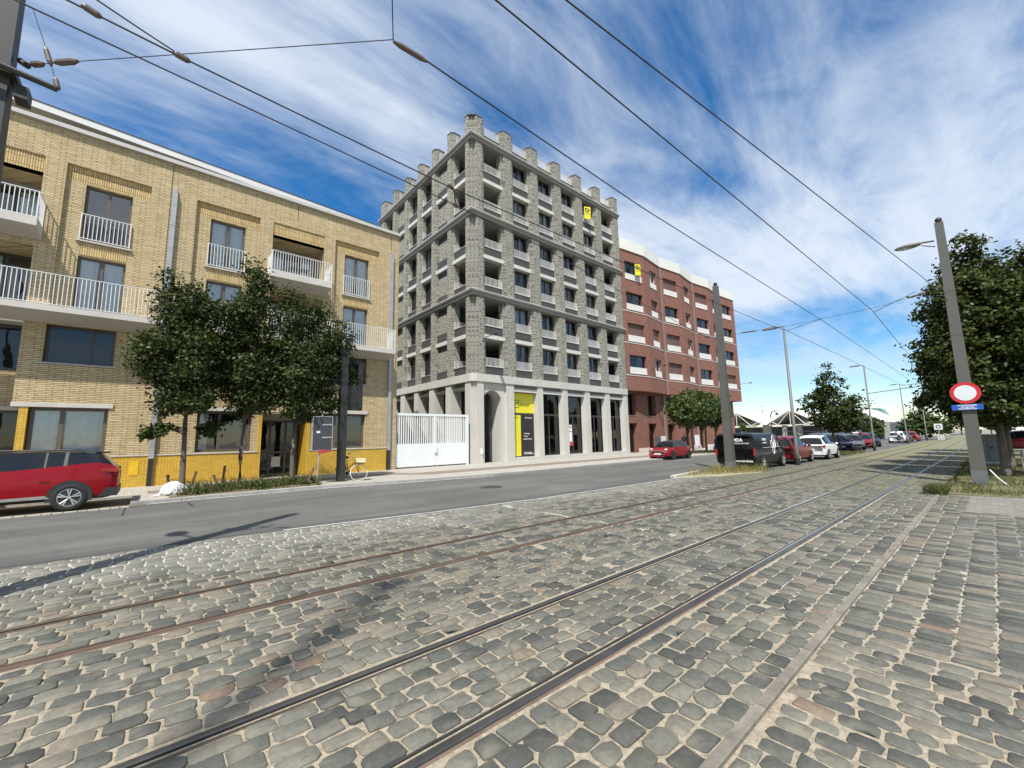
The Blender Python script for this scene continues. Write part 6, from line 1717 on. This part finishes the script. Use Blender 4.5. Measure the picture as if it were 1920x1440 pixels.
# ------------------------------------------------------------------ distance
H_ = thing('market_hall', 'white roofed hall of peaked trusses behind the black van', 'building', (112, 33, 0))
m_hroof = mat('hall_white', (.70, .71, .72), .6, .05, .3); m_htr = mat('hall_truss', (.62, .59, .50), .6); m_hwall = mat('hall_dark', (.08, .085, .1), .6, .3, .3); m_hcol = mat('hall_pillar', (.32, .31, .28), .8)
b = MB()
for (ya, yp, yb_) in ((35.2, 41.5, 47.5), (24.3, 30.0, 35.1), (14, 19, 24.2)):
    b.poly(((110, ya, 3.6), (140, ya, 3.6), (140, yp, 6.9), (110, yp, 6.9))); b.poly(((110, yp, 6.9), (140, yp, 6.9), (140, yb_, 3.6), (110, yb_, 3.6)))
b.build('roof', m_hroof, H_)
b = MB()
for (ya, yp, yb_) in ((35.2, 41.5, 47.5), (24.3, 30.0, 35.1), (14, 19, 24.2)):
    for a, c in (((ya, 3.5), (yp, 6.75)), ((yp, 6.75), (yb_, 3.5)), ((ya, 3.4), (yb_, 3.4)), ((yp, 3.4), (yp, 6.7)), ((yp, 6.6), ((ya + yp) / 2, 3.5)), ((yp, 6.6), ((yb_ + yp) / 2, 3.5)), (((ya + yp) / 2, 3.5), ((ya * 1.5 + yp * .5) / 2, 4.2)), (((yb_ + yp) / 2, 3.5), ((yb_ * 1.5 + yp * .5) / 2, 4.2))):
        b.bar((109.8, a[0], a[1]), (109.8, c[0], c[1]), .085, 5)
b.build('truss', m_htr, H_)
b = MB(); b.box(118, 130, 14, 47, 0, 3.2); b.build('wall', m_hwall, H_)
each('pillar', m_hcol, H_, None, [(112, 113, y - .45, y + .45, 0, 3.4) for y in (35.2, 24.3, 29, 32, 14, 41, 18.5)])
b = MB(); b.box(108, 108.6, 34.0, 35.2, 0, 3.6); b.build('dark_pillar', mat('dark_stone', (.09, .085, .075), .9), H_)
fn = MB()
for k in range(46): fn.bar((66 + k * .9, 18.5 + k * .02, 0), (66 + k * .9, 18.5 + k * .02, 1.9), .035, 4)
fn.bar((66, 18.5, 1.8), (107, 19.4, 1.8), .03, 4); fn.bar((66, 18.5, .3), (107, 19.4, .3), .03, 4)
tag(fn.build('fence', m_mastd), 'thin dark bar fence behind the parked cars', 'fence')
hg = scatter(5000, 62, 100, 19.2, 26, 0, 22)
blades('tall_grass', 'tall pale grass before the white roofed hall', hg, .4, 1.3, .12, m_grass, 23, dry=.35)
gl_ = thing('street_lantern', 'old dark lantern with a swan neck before the white hall', 'lamp post', (70, 21.6, 0))
b = MB(); b.tube([(70, 21.6, 0), (70, 21.6, 4.3), (70, 21.4, 4.75), (70, 21.0, 4.85), (70, 20.75, 4.6)], .07, 7, 0, [.11, .08, .06, .05, .05]); b.build('column', m_black, gl_)
b = MB(); b.lathe([(.02, .3), (.1, .2), (.28, .0), (.05, -.12), (.001, -.15)], (70, 20.75, 4.35), 'z', 10); b.build('lantern', m_black, gl_)
m_turb = mat('turbine_white', (.62, .65, .68), .5)
for k, (hx, hy, hz, tips) in enumerate(((1200, 390, 75.4, ((410.5, 56.5), (388.5, 107), (371, 62.5))), (1200, 357, 59.3, ((374, 53), (349.3, 88.5), (347.5, 45))))):
    t = thing('wind_turbine', ['white wind turbine on the horizon, the taller one left', 'white wind turbine half behind the hall roof, the lower one right'][k], 'wind turbine', (hx, hy, 0))
    b = MB(); b.tube([(hx + 4, hy - .5, 0), (hx + 4, hy - .5, hz)], 1.6, 8, 0, [2.0, 1.1]); b.build('tower', m_turb, t)
    b = MB(); b.bar((hx - 3, hy + 1.5, hz), (hx + 6, hy - 6, hz + .6), 1.9, 8); b.build('nacelle', m_turb, t)
    for ty, tz in tips:
        b = MB(); h0 = Vector((hx - 3, hy, hz)); e = Vector((hx - 3, ty, tz)); md_ = h0.lerp(e, .25)
        b.tube([h0, md_, e], 1, 5, 0, [.7, 1.2, .2]); b.build('blade', m_turb, t)
P_ = thing('glass_building', 'slanted glass block on legs above an old pale building, far away', 'building', (900, 120, 0))
m_pg = mat('far_glass', (.14, .22, .22), .25, .35, .12, spec=.7)
k3 = 3.0
b = MB()
fp = [(45.5, 13.4), (41.3, 14.2), (38.7, 13.8), (36.9, 10.2), (36.9, 7.9), (44.6, 7.2)]
fp = [(y * k3, (z - 1.65) * k3 + 1.65) for y, z in fp]
b.prism(fp, 895, 935, 'x'); b.build('glass_block', m_pg, P_)
b = MB()
for i in range(9): b.bar((894.5, 136 - i * 2.9, 38.5 - i * .6), (894.5, 130 - i * 2.3, 21), .28, 4)
b.build('facade_bars', mat('far_bars', (.25, .32, .32), .5), P_)
b = MB(); b.box(898, 930, 120, 130, 0, 21); b.box(898, 925, 88, 122, 0, 16); b.build('old_building', mat('far_stone', (.45, .42, .36), .9, .1, .05), P_)
b = MB()
for i in range(9): b.box(897.5, 898, 90 + i * 3.3, 91.6 + i * 3.3, 4, 8)
for i in range(9): b.box(897.5, 898, 90 + i * 3.3, 91.6 + i * 3.3, 10, 14)
b.build('window', m_hwall, P_)
V_ = thing('viaduct', 'pale slatted viaduct across the far end of the street', 'bridge', (300, 40, 0))
b = MB(); b.box(300, 312, 24, 58, 5.6, 6.3); b.build('deck', m_hcol, V_)
b = MB()
for i in range(34): b.box(299.6, 300, 24.5 + i, 24.95 + i, 6.3, 7.9)
b.build('parapet_slat', mat('far_pale', (.5, .47, .41), .8), V_)
b = MB()
for i in range(5): b.box(302, 308, 26 + i * 7, 27.4 + i * 7, 0, 5.6)
b.build('pier', m_hcol, V_)
cr_ = MB(); cr_.bar((118, 16.6, 0), (118, 16.4, 1.3), .3, 6); cr_.tube([(118, 16.4, 1.2), (118, 14.4, 2.6)], .2, 5, 0, [.28, .1])
tag(cr_.build('red_crane', mat('crane_red', (.40, .03, .03), .5)), 'small red slanting crane arm behind the parked cars', 'crane')
for k, (x, y, w_, h, col_, lab_) in enumerate(((170, 12, 7, 3.4, (.55, .5, .42), 'low far white kiosk beyond the cars'), (420, 80, 60, 9, (.42, .40, .37), 'long far building on the horizon behind the hall'), (520, -40, 90, 12, (.38, .36, .33), 'far building block at the end of the street'))):
    o = thing('far_building', lab_, 'building', (x, y, 0))
    b = MB(); b.box(x, x + 10, y - w_ / 2, y + w_ / 2, 0, h); b.build('wall', mat('far_wall_%d' % k, col_, .9, .1, .2), o)
    b = MB(); b.box(x - .5, x + 10.5, y - w_ / 2 - .5, y + w_ / 2 + .5, h, h + .4); b.build('roof', m_hcol, o)
    b = MB(); nn = max(3, int(w_ / 3))
    for i in range(nn): b.box(x - .06, x - .01, y - w_ / 2 + (i + .25) * w_ / nn, y - w_ / 2 + (i + .7) * w_ / nn, h * .3, h * .7)
    b.build('window', m_hwall, o)
for k, (x, y, z, s_) in enumerate(((90, 5.4, 2.13, .45), (110, 5.2, 1.75, .5))):
    o = thing('far_sign', ['square white sign with a dark ring beside the far tracks', 'small white sign beside the far tracks, further away'][k], 'sign', (x, y, 0))
    b = MB(); b.box(x, x + .03, y - s_, y + s_, z - s_, z + s_); b.build('panel', m_swht, o)
    b = MB(); b.lathe([(s_ * .35, -.01), (s_ * .6, -.01), (s_ * .6, -.005)], (x, y, z), 'x', 16); b.build('ring', m_mastd, o)
    b = MB(); b.bar((x + .05, y, 0), (x + .05, y, z), .05); b.build('post', m_zinc, o)
bl = MB()
for k in range(5): bl.box(96 + k * 3, 97.6 + k * 3, 5.6, 6.0, 0, .8)
tag(bl.build('concrete_barrier', m_conc), 'row of pale concrete blocks along the far tracks', 'barrier')
